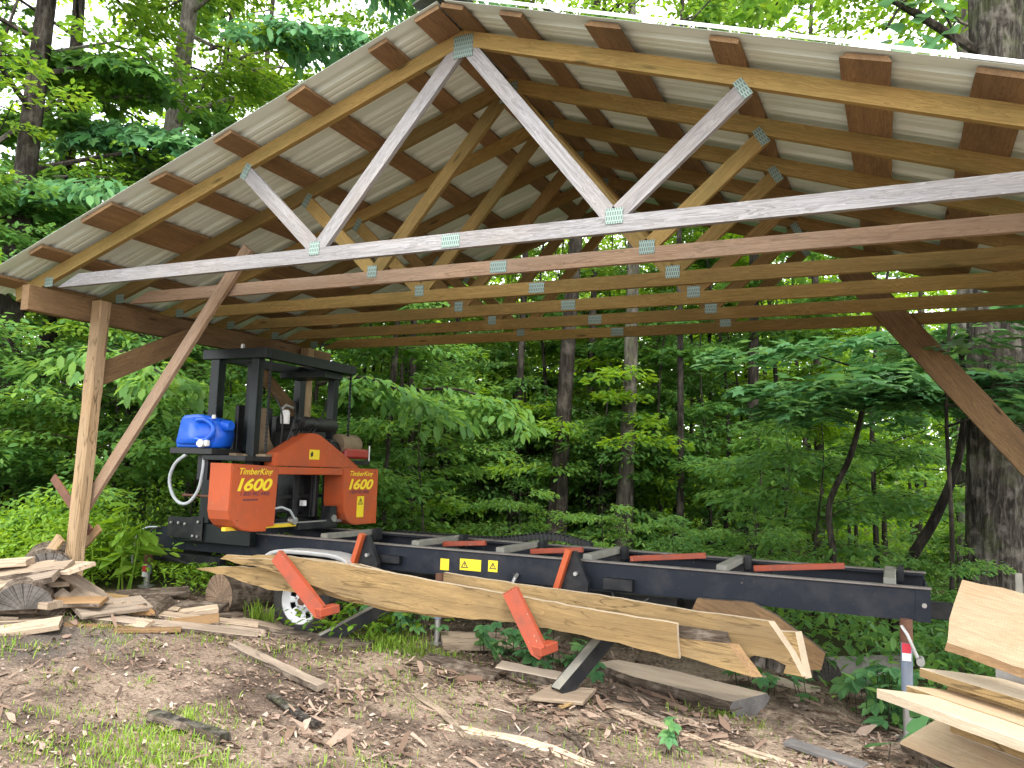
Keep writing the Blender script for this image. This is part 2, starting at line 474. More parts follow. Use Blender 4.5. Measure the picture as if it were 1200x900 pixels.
# ------------------------------------------------------------------ mesh helpers
class MB:
    def __init__(s):
        s.v = []
        s.f = []
        s.mi = []

    def add(s, verts, faces, mi=0):
        o = len(s.v)
        s.v.extend([tuple(x) for x in verts])
        s.f.extend([tuple(i + o for i in f) for f in faces])
        s.mi.extend([mi] * len(faces) if isinstance(mi, int) else mi)
        return s

    def box(s, x0, y0, z0, x1, y1, z1, mi=0, c=0.0, mat=None):
        if c <= 0:
            vs = [(x, y, z) for x in (x0, x1) for y in (y0, y1) for z in (z0, z1)]
            fs = [(0, 1, 3, 2), (4, 6, 7, 5), (0, 4, 5, 1), (2, 3, 7, 6), (0, 2, 6, 4), (1, 5, 7, 3)]
        else:
            bm = bmesh.new()
            bmesh.ops.create_cube(bm, size=1)
            for q in bm.verts:
                q.co = Vector(((x0 + x1) / 2 + q.co.x * (x1 - x0), (y0 + y1) / 2 + q.co.y * (y1 - y0), (z0 + z1) / 2 + q.co.z * (z1 - z0)))
            bmesh.ops.bevel(bm, geom=bm.edges[:], offset=c, segments=1, affect='EDGES')
            bm.verts.index_update()
            vs = [q.co.copy() for q in bm.verts]
            fs = [[q.index for q in f.verts] for f in bm.faces]
            bm.free()
        if mat is not None:
            vs = [mat @ Vector(q) for q in vs]
        return s.add(vs, fs, mi)

    def prism(s, poly, y0, y1, mi=0, axis='y', side=None):
        """poly in (x,z) extruded along y (or (y,z) along x, or (x,y) along z)"""
        n = len(poly)
        P = {'y': lambda a, b, t: (a, t, b), 'x': lambda a, b, t: (t, a, b), 'z': lambda a, b, t: (a, b, t)}[axis]
        vs = [P(a, b, y0) for a, b in poly] + [P(a, b, y1) for a, b in poly]
        fs = [tuple(range(n)), tuple(range(2 * n - 1, n - 1, -1))]
        fs += [(i, i + n, (i + 1) % n + n, (i + 1) % n) for i in range(n)]
        sd = mi if side is None else side
        return s.add(vs, fs, [mi, mi] + [sd] * n)

    def tube(s, pts, rad, n=8, mi=0, cap=True):
        pts = [Vector(p) for p in pts]
        if not hasattr(rad, '__len__'):
            rad = [rad] * len(pts)
        vs = []
        prev = None
        for i, p in enumerate(pts):
            d = (pts[min(i + 1, len(pts) - 1)] - pts[max(i - 1, 0)]).normalized()
            if prev is None:
                a = Vector((0, 0, 1)) if abs(d.z) < .9 else Vector((1, 0, 0))
                u = d.cross(a).normalized()
            else:
                u = (prev - d * prev.dot(d)).normalized()
            prev = u
            q = d.cross(u)
            for k in range(n):
                t = 2 * math.pi * k / n
                vs.append(p + (u * math.cos(t) + q * math.sin(t)) * rad[i])
        fs = []
        for i in range(len(pts) - 1):
            for k in range(n):
                fs.append((i * n + k, i * n + (k + 1) % n, (i + 1) * n + (k + 1) % n, (i + 1) * n + k))
        if cap:
            fs.append(tuple(range(n - 1, -1, -1)))
            fs.append(tuple(range((len(pts) - 1) * n, len(pts) * n)))
        return s.add(vs, fs, mi)

    def lathe(s, prof, axis='y', c=(0, 0, 0), n=24, mi=0, cap=True):
        """prof list of (r, t) along axis"""
        vs = []
        for r, t in prof:
            for k in range(n):
                a = 2 * math.pi * k / n
                p = {'y': (r * math.cos(a), t, r * math.sin(a)), 'x': (t, r * math.cos(a), r * math.sin(a)), 'z': (r * math.cos(a), r * math.sin(a), t)}[axis]
                vs.append((p[0] + c[0], p[1] + c[1], p[2] + c[2]))
        fs = []
        m = len(prof)
        for i in range(m - 1):
            for k in range(n):
                fs.append((i * n + k, i * n + (k + 1) % n, (i + 1) * n + (k + 1) % n, (i + 1) * n + k))
        if cap:
            fs.append(tuple(range(n)))
            fs.append(tuple(range((m - 1) * n, m * n)))
        return s.add(vs, fs, mi)

    def mesh(s, name, mats, smooth=False):
        me = bpy.data.meshes.new(name)
        me.from_pydata(s.v, [], s.f)
        for m in (mats if isinstance(mats, (list, tuple)) else [mats]):
            me.materials.append(M[m] if isinstance(m, str) else m)
        if len(set(s.mi)) > 1 or (s.mi and s.mi[0]):
            me.polygons.foreach_set('material_index', s.mi)
        bm = bmesh.new()
        bm.from_mesh(me)
        bmesh.ops.recalc_face_normals(bm, faces=bm.faces)
        bm.to_mesh(me)
        bm.free()
        if smooth:
            me.polygons.foreach_set('use_smooth', [True] * len(me.polygons))
            try:
                me.set_sharp_from_angle(angle=R(40))
            except Exception:
                pass
        me.update()
        return me

    def build(s, name, mats, parent=None, smooth=False, world=None):
        return link(name, s.mesh(name, mats, smooth), parent, world)


WORLD = {}


def link(name, me, parent=None, world=None):
    o = bpy.data.objects.new(name, me)
    col.objects.link(o)
    Wm = world if world is not None else Matrix.Identity(4)
    put(o, parent, Wm)
    return o


def put(o, parent, Wm):
    WORLD[o] = Wm.copy()
    if parent is not None:
        o.parent = parent
        o.matrix_basis = WORLD[parent].inverted() @ Wm
    else:
        o.matrix_basis = Wm


def tag(o, label=None, cat=None, group=None, kind=None):
    if label:
        o['label'] = label
    if cat:
        o['category'] = cat
    if group:
        o['group'] = group
    if kind:
        o['kind'] = kind
    return o


def thing(name, label, cat, loc=(0, 0, 0), group=None, rz=0.0):
    o = bpy.data.objects.new(name, None)
    o.empty_display_size = .1
    col.objects.link(o)
    put(o, None, Matrix.Translation(Vector(loc)) @ Matrix.Rotation(rz, 4, 'Z'))
    return tag(o, label, cat, group)


def part(name, parent, label=None):
    o = bpy.data.objects.new(name, None)
    o.empty_display_size = .05
    col.objects.link(o)
    put(o, parent, WORLD[parent])
    return tag(o, label)


def frame(p0, p1, up=(0, 0, 1)):
    """matrix: local x from p0 to p1, local z nearest to up"""
    p0, p1 = Vector(p0), Vector(p1)
    x = (p1 - p0).normalized()
    z = Vector(up) - x * x.dot(Vector(up))
    z.normalize()
    y = z.cross(x)
    m = Matrix((x, y, z)).transposed().to_4x4()
    m.translation = p0
    return m, (p1 - p0).length


def board(name, p0, p1, wid, thk, mats, parent=None, up=(0, 0, 1), wob=0.0, seg=1, ch=.003, wane=0.0, end=None, zoff=0.0, skew=(0, 0)):
    """board from p0 to p1, 'thk' along up (local z, centred), 'wid' sideways (local y)"""
    m, ln = frame(p0, p1, up)
    mb = MB()
    a, b = wid / 2, thk / 2
    vs = []
    ph = random.random() * 50
    for i in range(seg + 1):
        t = i / seg
        x = t * ln
        dl = wob * mnoise.noise((x * 3.1 + ph, 0, 0)) + wob * .5 * mnoise.noise((x * 11 + ph, 5, 0))
        dr = wob * mnoise.noise((x * 3.1 + ph, 9, 0)) + wob * .5 * mnoise.noise((x * 11 + ph, 15, 0))
        dz = wob * .25 * mnoise.noise((x * 2 + ph, 29, 0))
        al, ar = a + dl, a + dr
        wl = wane * (1 + .4 * mnoise.noise((x * 5 + ph, 40, 0)))
        sec = [(-al, -b + ch), (-al + ch, -b), (ar - ch, -b), (ar, -b + ch), (ar - wl, b - ch), (ar - wl - ch, b), (-al + wl + ch, b), (-al + wl, b - ch)]
        for (y, z) in sec:
            xx = x + (skew[0] * y if i == 0 else 0) + (skew[1] * y if i == seg else 0)
            vs.append((xx, y, z + dz + zoff))
    fs = []
    mi = []
    for i in range(seg):
        for k in range(8):
            fs.append((i * 8 + k, i * 8 + (k + 1) % 8, (i + 1) * 8 + (k + 1) % 8, (i + 1) * 8 + k))
            mi.append(1 if (k in (3, 7) and wane and len(mats) > 1 and not isinstance(mats, str)) else 0)
    fs.append(tuple(range(7, -1, -1)))
    fs.append(tuple(range(seg * 8, seg * 8 + 8)))
    e = end if end is not None else 0
    mi += [e, e]
    mb.add(vs, fs, mi)
    return mb.build(name, mats, parent, False, m)


def poly_board(name, poly, y0, y1, p0, p1, mats, parent=None, side=None, wb=0.0):
    """outline in world (x,z), thickness y0..y1, grain along p0->p1 in (x,z)"""
    if p0[0] > p1[0]:
        p0, p1 = p1, p0
    m, ln = frame((p0[0], 0, p0[1]), (p1[0], 0, p1[1]), (0, 0, 1))
    inv = m.inverted()
    loc = [inv @ Vector((x, 0, z)) for x, z in poly]
    mb = MB()
    mb.prism([(q.x, q.z) for q in loc], y0, y1, 0, 'y', side)
    return mb.build(name, mats, parent, False, m)


def sheet_obj(name, verts, faces, mat, parent=None, smooth=False, world=None):
    me = bpy.data.meshes.new(name)
    verts = np.asarray(verts, np.float32)
    me.vertices.add(len(verts))
    me.vertices.foreach_set('co', verts.ravel())
    fl = [np.asarray(f, np.int32) for f in faces]
    tot = np.concatenate([f.ravel() for f in fl])
    sizes = np.concatenate([np.full(len(f), f.shape[1], np.int32) for f in fl])
    starts = np.concatenate([[0], np.cumsum(sizes)[:-1]]).astype(np.int32)
    me.loops.add(len(tot))
    me.loops.foreach_set('vertex_index', tot)
    me.polygons.add(len(sizes))
    me.polygons.foreach_set('loop_start', starts)
    me.polygons.foreach_set('loop_total', sizes)
    if smooth:
        me.polygons.foreach_set('use_smooth', np.ones(len(sizes), bool))
    me.materials.append(M[mat])
    me.update(calc_edges=True)
    return link(name, me, parent, world)


# ------------------------------------------------------------------ ground
def vnoise(x, y, seed=0):
    xi, yi = np.floor(x).astype(np.int64), np.floor(y).astype(np.int64)
    fx, fy = x - xi, y - yi
    fx, fy = fx * fx * (3 - 2 * fx), fy * fy * (3 - 2 * fy)

    def h(a, b):
        n = (a * 374761393 + b * 668265263 + seed * 974634777) & 0xffffffff
        n = ((n ^ (n >> 13)) * 1274126177) & 0xffffffff
        return ((n ^ (n >> 16)) & 0xffff) / 65535.0
    return (h(xi, yi) * (1 - fx) + h(xi + 1, yi) * fx) * (1 - fy) + (h(xi, yi + 1) * (1 - fx) + h(xi + 1, yi + 1) * fx) * fy - .5


def gz(x, y, fine=True):
    x = np.asarray(x, float)
    y = np.asarray(y, float)
    z = .055 * np.clip(-x, 0, 5.5) + .13 * np.exp(-((x + 5.7) / 1.1) ** 2 - ((y - 4.2) / .9) ** 2)
    z = z - .085 * np.exp(-((x + 4.3) / .34) ** 2 - ((y - 5.2) / .32) ** 2)
    z = z - .035 * np.clip(y - 7.5, 0, 25) + .02 * np.clip(y - 40, 0, 200)
    z = z + .03 * vnoise(x * 1.3, y * 1.3, 1) + .022 * vnoise(x * 4, y * 4, 2)
    if fine:
        z = z + .014 * vnoise(x * 11, y * 11, 3) + .010 * vnoise(x * 23, y * 23, 4)
    return z


def G(x, y):
    return float(gz(x, y, True))


ax = np.concatenate([-np.geomspace(150, 9.2, 26), np.arange(-9, 2.6, .035), np.geomspace(2.7, 150, 26)])
ay = np.concatenate([-np.geomspace(60, .6, 14), np.arange(-.4, 8.2, .035), np.geomspace(8.4, 200, 36)])
X, Y = np.meshgrid(ax, ay)
Z = gz(X, Y)
nx, ny = len(ax), len(ay)
idx = np.arange(nx * ny).reshape(ny, nx)
fq = np.stack([idx[:-1, :-1].ravel(), idx[:-1, 1:].ravel(), idx[1:, 1:].ravel(), idx[1:, :-1].ravel()], 1)
o = sheet_obj('ground', np.stack([X.ravel(), Y.ravel(), Z.ravel()], 1), [fq], 'ground', smooth=True)
tag(o, 'brown forest soil strewn with sawdust and bark', kind='structure')

# ------------------------------------------------------------------ open shed
APX, APZ = -2.2056, 4.012
Y0, SP, NT_ = 3.853, .61, 6
XL, XR = -6.02, 1.61            # rafter tails
HL, HR = -5.66, 1.25
BZ0, BZ1 = 2.7235, 2.8125       # bottom chord
shed = thing('open_shed', 'open timber pole shed with light metal gable roof over the sawmill', 'shed', (APX, 5.3, 0))


def top(x):
    return APZ - abs(x - APX) / 3.0


TC = .094
for k in range(NT_):
    y = Y0 + SP * k
    tr = part('roof_truss', shed, 'front truss, its lower timbers bleached grey' if k == 0 else None)
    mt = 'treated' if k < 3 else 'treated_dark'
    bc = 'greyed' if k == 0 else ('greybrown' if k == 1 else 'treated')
    wb = 'greyed' if k == 0 else ('greybrown' if k == 9 else mt)
    e = .0015
    # top chords
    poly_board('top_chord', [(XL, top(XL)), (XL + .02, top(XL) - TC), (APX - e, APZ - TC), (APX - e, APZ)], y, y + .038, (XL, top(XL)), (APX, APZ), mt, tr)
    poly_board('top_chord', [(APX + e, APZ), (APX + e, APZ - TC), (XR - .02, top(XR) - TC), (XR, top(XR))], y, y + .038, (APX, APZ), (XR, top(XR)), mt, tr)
    # bottom chord, two lengths meeting under the splice plate
    sp = -2.2313
    lo = top(HL) - TC
    poly_board('bottom_chord', [(HL + .12, BZ0), (sp, BZ0), (sp, BZ1), (HL + .33, BZ1)], y + .001, y + .037, (HL, BZ0), (sp, BZ0), bc, tr)
    poly_board('bottom_chord', [(sp + .002, BZ0), (HR - .12, BZ0), (HR - .33, BZ1), (sp + .002, BZ1)], y + .001, y + .037, (sp, BZ0), (HR, BZ0), bc, tr)

    def web(a, b, mat):
        d = Vector((b[0] - a[0], b[1] - a[1])).normalized()
        n = Vector((-d.y, d.x)) * .0445
        A, B = Vector(a), Vector(b)
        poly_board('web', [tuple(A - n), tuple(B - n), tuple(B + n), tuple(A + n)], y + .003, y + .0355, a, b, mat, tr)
    n1, n2 = -3.1893, -1.2733
    lq, rq = -3.80, -.622
    web((n1 - .015, BZ1 + .012), (lq, top(lq) - TC - .005), wb)
    web((n1 + .03, BZ1 + .01), (APX - .045, APZ - TC - .03), wb)
    web((n2 - .03, BZ1 + .01), (APX + .045, APZ - TC - .03), wb)
    web((n2 + .015, BZ1 + .012), (rq, top(rq) - TC - .005), wb)

    def plate(x, z, w, h, ang=0.0):
        mm = Matrix.Translation((x, y, z)) @ Matrix.Rotation(-ang, 4, 'Y')
        MB().box(-w / 2, -.0025, -h / 2, w / 2, .0005, h / 2).build('nail_plate', 'plate', tr, False, mm)
    plate(n1, BZ1 - .003, .075, .082)
    plate(n2, BZ1 - .003, .092, .082)
    plate(sp, (BZ0 + BZ1) / 2, .115, .074)
    plate(APX + .005, APZ - .10, .125, .135)
    plate(HL + .02, BZ0 + .047, .088, .07)
    plate(HR - .02, BZ0 + .047, .088, .07)
    plate(lq + .012, top(lq) - TC - .01, .05, .105, R(-32))
    plate(rq - .012, top(rq) - TC - .01, .05, .105, R(32))

# purlins lying on the trusses (front end, width)
PUR = [(-5.96, .12), (-5.465, .135), (-4.857, .288), (-4.312, .14), (-3.755, .141), (-3.19, .143), (-2.624, .124), (-2.297, .15),
       (-2.142, .14), (-1.79, .131), (-1.277, .197), (-.687, .136), (-.084, .21), (.43, .22), (1.0, .15), (1.5, .14)]
YF, YB = 3.615, 7.16
PT = .026
for i, (x, wd) in enumerate(PUR):
    s = 1 if x > APX else -1
    n = Vector((s / 3.0, 0, 1)).normalized()
    c = Vector((x, 0, top(x))) + n * (PT / 2 + .0015)
    wd *= 1.054
    jit = random.uniform(-.012, .012)
    board('purlin', (c.x, YF + jit, c.z), (c.x, YB, c.z), wd, PT, ['rough_brown', 'bark_dark'], shed, n, .012 if i > 7 else .004, 20, .002, .022 if i in (10, 12) else 0.0, skew=(random.uniform(-.08, .08), 0))
# roof sheets, one panel per part
prof = []
RY0, RY1, NP = 3.585, 7.19, 4
pw = (RY1 - RY0) / NP
for s in (-1, 1):
    xe = -6.17 if s < 0 else 1.76
    n = Vector((s / 3.0, 0, 1)).normalized()
    base = n * (PT + .004)
    dvec = Vector((xe - APX, 0, -(abs(xe - APX)) / 3.0))
    for p in range(NP):
        ya = RY0 + p * pw - (.03 if p else 0)
        yb = RY0 + (p + 1) * pw
        pts = []
        yy = ya
        rib = pw / 4
        q = 0
        cr_ = [(ya, 0.0)]
        for r_ in range(4):
            cy_ = ya + (r_ + .5) * rib
            for dy, hz in ((-.034, 0), (-.018, .019), (.018, .019), (.034, 0)):
                cr_.append((cy_ + dy, hz))
            for dy in (.075, .125):
                if cy_ + dy + .02 < yb:
                    cr_ += [(cy_ + dy - .014, 0), (cy_ + dy, .004), (cy_ + dy + .014, 0)]
        cr_.append((yb, 0.0))
        lift = .0012 * (p % 2)
        vs = []
        for t in (0, 1):
            for (yv, hz) in cr_:
                P = Vector((APX + s * .01, yv, APZ)) + base + dvec * t + n * (hz + lift)
                vs.append(P)
        m_ = len(cr_)
        fs = [(i, i + 1, m_ + i + 1, m_ + i) for i in range(m_ - 1)]
        vs2 = [v_ + n * .0012 for v_ in vs]
        mb = MB()
        mb.add(vs + vs2, fs + [tuple(2 * m_ + j for j in f)[::-1] for f in fs] + [(0, m_, 3 * m_, 2 * m_), (m_ - 1, 2 * m_ + m_ - 1, 3 * m_ + m_ - 1, 2 * m_ - 1)])
        mm = Matrix.Translation(Vector((APX, RY0, APZ))) @ Matrix.Rotation(s * math.atan(1 / 3.0), 4, 'Y')
        iv = mm.inverted()
        mb.v = [tuple(iv @ Vector(v_)) for v_ in mb.v]
        mb.build('roof_panel', 'roof', shed, False, mm)
    # bright folded edge of the front panel
    if s < 0:
        continue
    e0 = Vector((APX + s * .06, RY0 - .004, APZ)) + base + n * .004
    e1 = Vector((xe, RY0 - .004, top(xe))) + base + n * .004
    m, ln = frame(e0, e1, n)
    MB().box(0, -.006, -.004, ln, .002, .012).build('edge_trim', 'trim' if s > 0 else 'roof', shed, False, m)
mb = MB()
rc = [(-.16, -.028), (-.10, -.004), (-.04, .024), (0, .034), (.04, .024), (.10, -.004), (.16, -.028)]
vs = [(APX + a, yv, APZ + .06 + b) for yv in (RY0 - .03, RY1 + .03) for a, b in rc]
vs += [(a, b, c_ - .012) for a, b, c_ in vs]
fs = [(i, i + 1, 8 + i, 7 + i) for i in range(6)] + [(14 + i, 21 + i, 22 + i, 15 + i) for i in range(6)] + [(i, 14 + i, 15 + i, i + 1) for i in range(6)] + [(7 + i, 8 + i, 22 + i, 21 + i) for i in range(6)]
mb.add(vs, fs)
mb.build('ridge_cap', 'ridge', shed)
# beams, posts, braces
for x0, x1 in ((-5.72, -5.64), (1.23, 1.31)):
    board('beam', ((x0 + x1) / 2, 3.71, 2.63), ((x0 + x1) / 2, 7.2, 2.63), x1 - x0, .183, 'rough_brown', shed, (0, 0, 1), .004, 16, .004)
for (x, y, lab) in ((-5.573, 4.255, 'square front post of pale split pine'), (-5.57, 6.72, None), (1.16, 6.80, None), (1.16, 4.255, None)):
    g = G(x, y)
    o = board('post', (x - (.065 if lab else 0), y, g - .1), (x, y, 2.70), .106, .106, 'post', shed, (0, -1, 0), .008, 24, .012)
    if lab:
        o['label'] = lab
board('knee_brace', (-5.60, 5.16, 2.56), (-5.60, 4.30, 2.13), .04, .17, 'rough_brown', shed, (0, 0, 1), .006, 8)
board('knee_brace', (-5.60, 5.85, 2.52), (-5.60, 6.70, 1.95), .04, .13, 'rough_brown', shed, (0, 0, 1), .006, 8)
board('diagonal_brace', (-5.72, 4.345, 1.05), (-4.28, 4.437, 3.065), .038, .096, 'greybrown', shed, (-.8, 0, .6), .006, 16, .003)
board('diagonal_brace', (-.30, 6.865, 3.19), (1.22, 6.865, 1.26), .05, .20, ['rough_brown', 'bark_dark'], shed, (.8, 0, .6), .014, 18, .004)
board('ledger_batten', (-6.08, 4.345, 1.32), (-5.60, 4.345, .92), .02, .07, 'rust', shed, (.6, 0, .7), .0, 1)
board('ledger_batten', (-5.58, 4.41, .95), (-5.86, 4.37, .66), .02, .07, 'rough_brown', shed, (.6, 0, -.6), .0, 1)
board('scrap_cleat', (-5.70, 4.18, .88), (-5.86, 4.12, .62), .03, .09, 'post', shed, (.7, 0, -.4), .004, 4)

# ------------------------------------------------------------------ sawmill
mill = thing('sawmill', 'orange and black portable band sawmill under the shed roof', 'sawmill', (-3.0, 6.0, G(-3, 6)))
FY, BY = 5.50, 6.46
RX0, RX1 = -6.2, .185
mb = MB()
mb.box(RX0, FY, .685, RX1, FY + .012, .872)
mb.box(RX0, FY + .012, .685, RX1, FY + .075, .697)
mb.box(RX0, FY + .012, .86, RX1, FY + .075, .872)
mb.box(RX1 - .075, FY - .006, .682, RX1 + .004, FY - .0005, .874)
mb.box(RX1 - .075, FY + .080, .682, RX1 + .004, FY + .086, .874)
mb.build('main_rail', 'black_rail', mill)
MB().box(RX0 + .3, FY - .018, .8735, RX1 + .01, FY + .04, .886, 0, .003).build('rail_track', 'railtop', mill)
mb = MB()
mb.box(RX0, BY, .685, RX1, BY + .012, .872)
mb.box(RX0, BY - .06, .685, RX1, BY - .001, .697)
mb.box(RX0, BY - .06, .86, RX1, BY - .001, .872)
mb.box(RX1 - .012, FY + .1, .69, RX1, BY - .07, .86)
mb.box(RX0, FY + .09, .69, RX0 + .012, BY - .07, .86)
mb.build('main_rail', 'black_rail', mill)
MB().box(RX0 + .3, BY - .03, .8735, RX1 + .01, BY + .03, .886, 0, .003).build('rail_track', 'railtop', mill)
o = MB().lathe([(.014, -.012), (.014, 0)], 'y', (RX1 - .03, FY - .006, .78), 10).build('bolt', 'steel', mill)
for bx in (-4.35, -3.45, -2.70, -2.0, -1.05, -.03):
    mb = MB()
    wdt = .036
    mb.box(bx - wdt, FY + .095, .868, bx + wdt, BY - .075, .915, 0, .006)
    o = mb.build('bunk', 'bunk', mill)
    mb = MB()
    mb.box(bx - wdt - .002, BY - .20, .80, bx + wdt + .002, BY - .09, .865)
    mb.box(bx + .045, BY - .22, .83, bx + .085, BY - .12, .93)
    mb.build('bunk_bracket', 'black', mill)
for (a, b) in (((-1.80, 6.0, .865), (-1.25, 6.05, .925)), ((-.90, 6.0, .865), (-.31, 6.05, .925)), ((-3.42, 6.0, .865), (-3.05, 6.05, .895)), ((-2.62, 6.0, .86), (-2.2, 6.05, .90))):
    board('log_stop', a, b, .045, .04, 'orange_worn', mill)
    m, ln = frame(a, b)
    MB().tube([(a[0] + .12, a[1] + .03, .73), (a[0] + .12, a[1] + .03, .872)], .014, 8).build('stop_pin', 'black', mill)
# cable chain along the back rail
mb = MB()
xs = np.linspace(-4.3, -2.36, 50)
for i, xx in enumerate(xs):
    h = .865 + .075 * math.exp(-((xx + 2.72) / .36) ** 2)
    mb.box(xx - .018, BY + .16, h - .035, xx + .018, BY + .24, h + .012)
    mb.box(xx - .016, BY + .155, h + .0125, xx - .002, BY + .245, h + .026)
o = mb.build('cable_chain', 'blackplastic', mill)
MB().box(-4.4, BY + .14, .81, -2.55, BY + .26, .828).build('cable_tray', 'black', mill)
# lower frame and tongue
mb = MB()
mb.box(-6.35, 6.02, .50, -1.15, 6.12, .60, 0, .004)
mb.box(.188, 6.02, .63, .34, 6.12, .735, 0, .004)
for xx in (-5.9, -4.0, -2.6, -1.2):
    mb.box(xx - .03, FY + .09, .60, xx + .03, BY - .08, .684)
mb.build('chassis_beam', 'black', mill)
mb = MB()
mb.box(-6.35, FY + .02, .56, -5.42, FY + .10, .645, 0, .004)
mb.box(-6.30, FY + .03, .645, -6.22, FY + .09, .684)
mb.build('tongue_stub', 'black', mill)


def jack(x, y, z0, z1, lab=None, r=.032, red=True):
    j = part('jack_leg', mill, lab)
    mb = MB()
    mb.tube([(x, y, z0), (x, y, z0 + (z1 - z0) * .36)], r * .8, 12)
    mb.lathe([(r * 2.2, z0), (r * 2.2, z0 + .012), (r * .8, z0 + .02)], 'z', (x, y, 0), 14)
    mb.build('inner_tube', 'steel', j, True)
    MB().tube([(x, y, z0 + (z1 - z0) * .36), (x, y, z1 - .13)], r, 14).build('outer_tube', 'jack', j, True)
    MB().tube([(x, y, z1 - .131), (x, y, z1)], r * 1.12, 14).build('jack_head', 'rust', j, True)
    if red:
        MB().box(x - .024, y - r - .004, z1 - .19, x + .024, y - r * .72, z1 - .135).build('red_label', 'decal_red', j)
        MB().box(x - .024, y - r - .0035, z1 - .235, x + .024, y - r * .72, z1 - .191).build('white_label', 'white', j)


jack(.055, FY - .06, G(.055, 5.44), .70)
jack(-3.13, FY - .05, G(-3.13, 5.45), .70, None, .028, False)
jack(-6.18, FY - .08, G(-6.18, 5.42), .66, None, .034)
MB().tube([(.03, 5.40, .665), (.06, 5.37, .62), (.11, 5.36, .50), (.125, 5.35, .485)], .010, 8).build('crank_handle', 'steel', mill, True)
MB().tube([(.125, 5.30, .485), (.125, 5.40, .485)], .022, 12).build('crank_grip', 'steel', mill, True)
MB().tube([(-6.20, 5.36, .66), (-6.24, 5.34, .70), (-6.29, 5.34, .66), (-6.29, 5.34, .53)], .009, 8).build('crank_handle', 'steel', mill, True)
# wheel, tyre, fender
wl = part('wheel', mill)
WC = (-4.32, 5.30, .395)
rr_ = .285
prof_t = [(.175, -.07), (.195, -.088), (.25, -.092), (.275, -.075), (.284, -.03), (.284, .03), (.275, .075), (.25, .092), (.2, .09), (.175, .07)]
mb = MB().lathe(prof_t, 'y', (WC[0], WC[1] + .09, WC[2]), 40, 0, False)
for k in range(40):
    a = 2 * math.pi * k / 40
    for side in (-.035, .035):
        cx_, cz_ = WC[0] + math.cos(a + side) * .284, WC[2] + math.sin(a + side) * .284
        mm = Matrix.Translation((cx_, WC[1] + .09 + side * 1.1, cz_)) @ Matrix.Rotation(-a, 4, 'Y')
        mb.box(-.006, -.034, -.012, .005, .034, .012, 0, 0, mm)
mb.build('tyre', 'rubber', wl, True)
mb = MB()
NS = 64
rad = [.186, .178, .170, .152, .145, .09, .072, .045, .03]
dep = [-.082, -.088, -.06, -.045, -.036, -.028, -.052, -.062, -.062]
vs = []
for r_, d_ in zip(rad, dep):
    for k in range(NS):
        a = 2 * math.pi * k / NS
        vs.append((WC[0] + r_ * math.cos(a), WC[1] + .09 + d_, WC[2] + r_ * math.sin(a)))
fs = []
for i in range(len(rad) - 1):
    for k in range(NS):
        if i == 4 and (k % 8) in (2, 3, 4, 5):
            continue
        fs.append((i * NS + k, i * NS + (k + 1) % NS, (i + 1) * NS + (k + 1) % NS, (i + 1) * NS + k))
mb.add(vs, fs)
o = mb.build('rim', 'rim', wl, True)
md = o.modifiers.new('thickness', 'SOLIDIFY')
md.thickness = .006
MB().lathe([(.032, -.066), (.03, -.084), (.012, -.09)], 'y', (WC[0], WC[1] + .09, WC[2]), 16).build('hub_cap', 'rust', wl, True)
for k in range(5):
    a = 2 * math.pi * k / 5 + .3
    MB().lathe([(.009, -.075), (.009, -.062)], 'y', (WC[0] + .058 * math.cos(a), WC[1] + .09, WC[2] + .058 * math.sin(a)), 6).build('wheel_nut', 'steel', wl)
MB().lathe([(.17, -.0), (.17, .012)], 'y', (WC[0], WC[1] + .09, WC[2]), 30).build('brake_drum', 'black', wl)
MB().tube([(WC[0], WC[1] + .1, WC[2]), (WC[0], 6.7, WC[2])], .035, 10).build('axle', 'black', mill)
mb = MB()
prof_f = []
for t in np.linspace(0, 1, 13):
    a = math.pi * (1 - t)
    prof_f.append((-4.275 + .44 * math.copysign(abs(math.cos(a)) ** .55, math.cos(a)), .60 + .20 * math.sin(a) ** .45 if 0 < t < 1 else .60))
n_ = len(prof_f)
vs = [(a, yv, b) for yv in (5.27, 5.275, 5.46, 5.465) for a, b in prof_f]
vs = [(a, yv, b + (.0 if 5.272 < yv < 5.463 else -.03)) for a, yv, b in vs]
fs = [(r * n_ + i, r * n_ + i + 1, (r + 1) * n_ + i + 1, (r + 1) * n_ + i) for r in range(3) for i in range(n_ - 1)]
mb.add(vs, fs)
o = mb.build('fender', 'fender', mill, True)
md = o.modifiers.new('thickness', 'SOLIDIFY')
md.thickness = .004
# warning decals on the rail
def decal(name, mm, w_, h_, parent, tri=None, lines=0):
    d = MB().box(0, 0, 0, w_, h_, .0012).build(name, 'decal', parent, False, mm)
    if tri:
        tx, ty, ts = tri
        out = [(tx - ts * .58, ty - ts * .45), (tx + ts * .58, ty - ts * .45), (tx, ty + ts * .55)]
        inn = [(tx + (a - tx) * .62, ty - ts * .05 + (b - ty) * .62) for a, b in out]
        mb = MB()
        for i in range(3):
            j = (i + 1) % 3
            q = [out[i], out[j], inn[j], inn[i]]
            mb.prism(q, .0014, .0022, 0, 'z')
        mb.box(tx - ts * .05, ty - ts * .22, .0014, tx + ts * .05, ty + ts * .18, .0022)
        mb.build('warning_triangle', 'ink', d, False, mm)
    return d


def front_m(x, y, z):
    return Matrix(((1, 0, 0, x), (0, 0, -1, y), (0, 1, 0, z), (0, 0, 0, 1)))


def side_m(x, y, z):
    return Matrix(((0, 0, 1, x), (1, 0, 0, y), (0, 1, 0, z), (0, 0, 0, 1)))


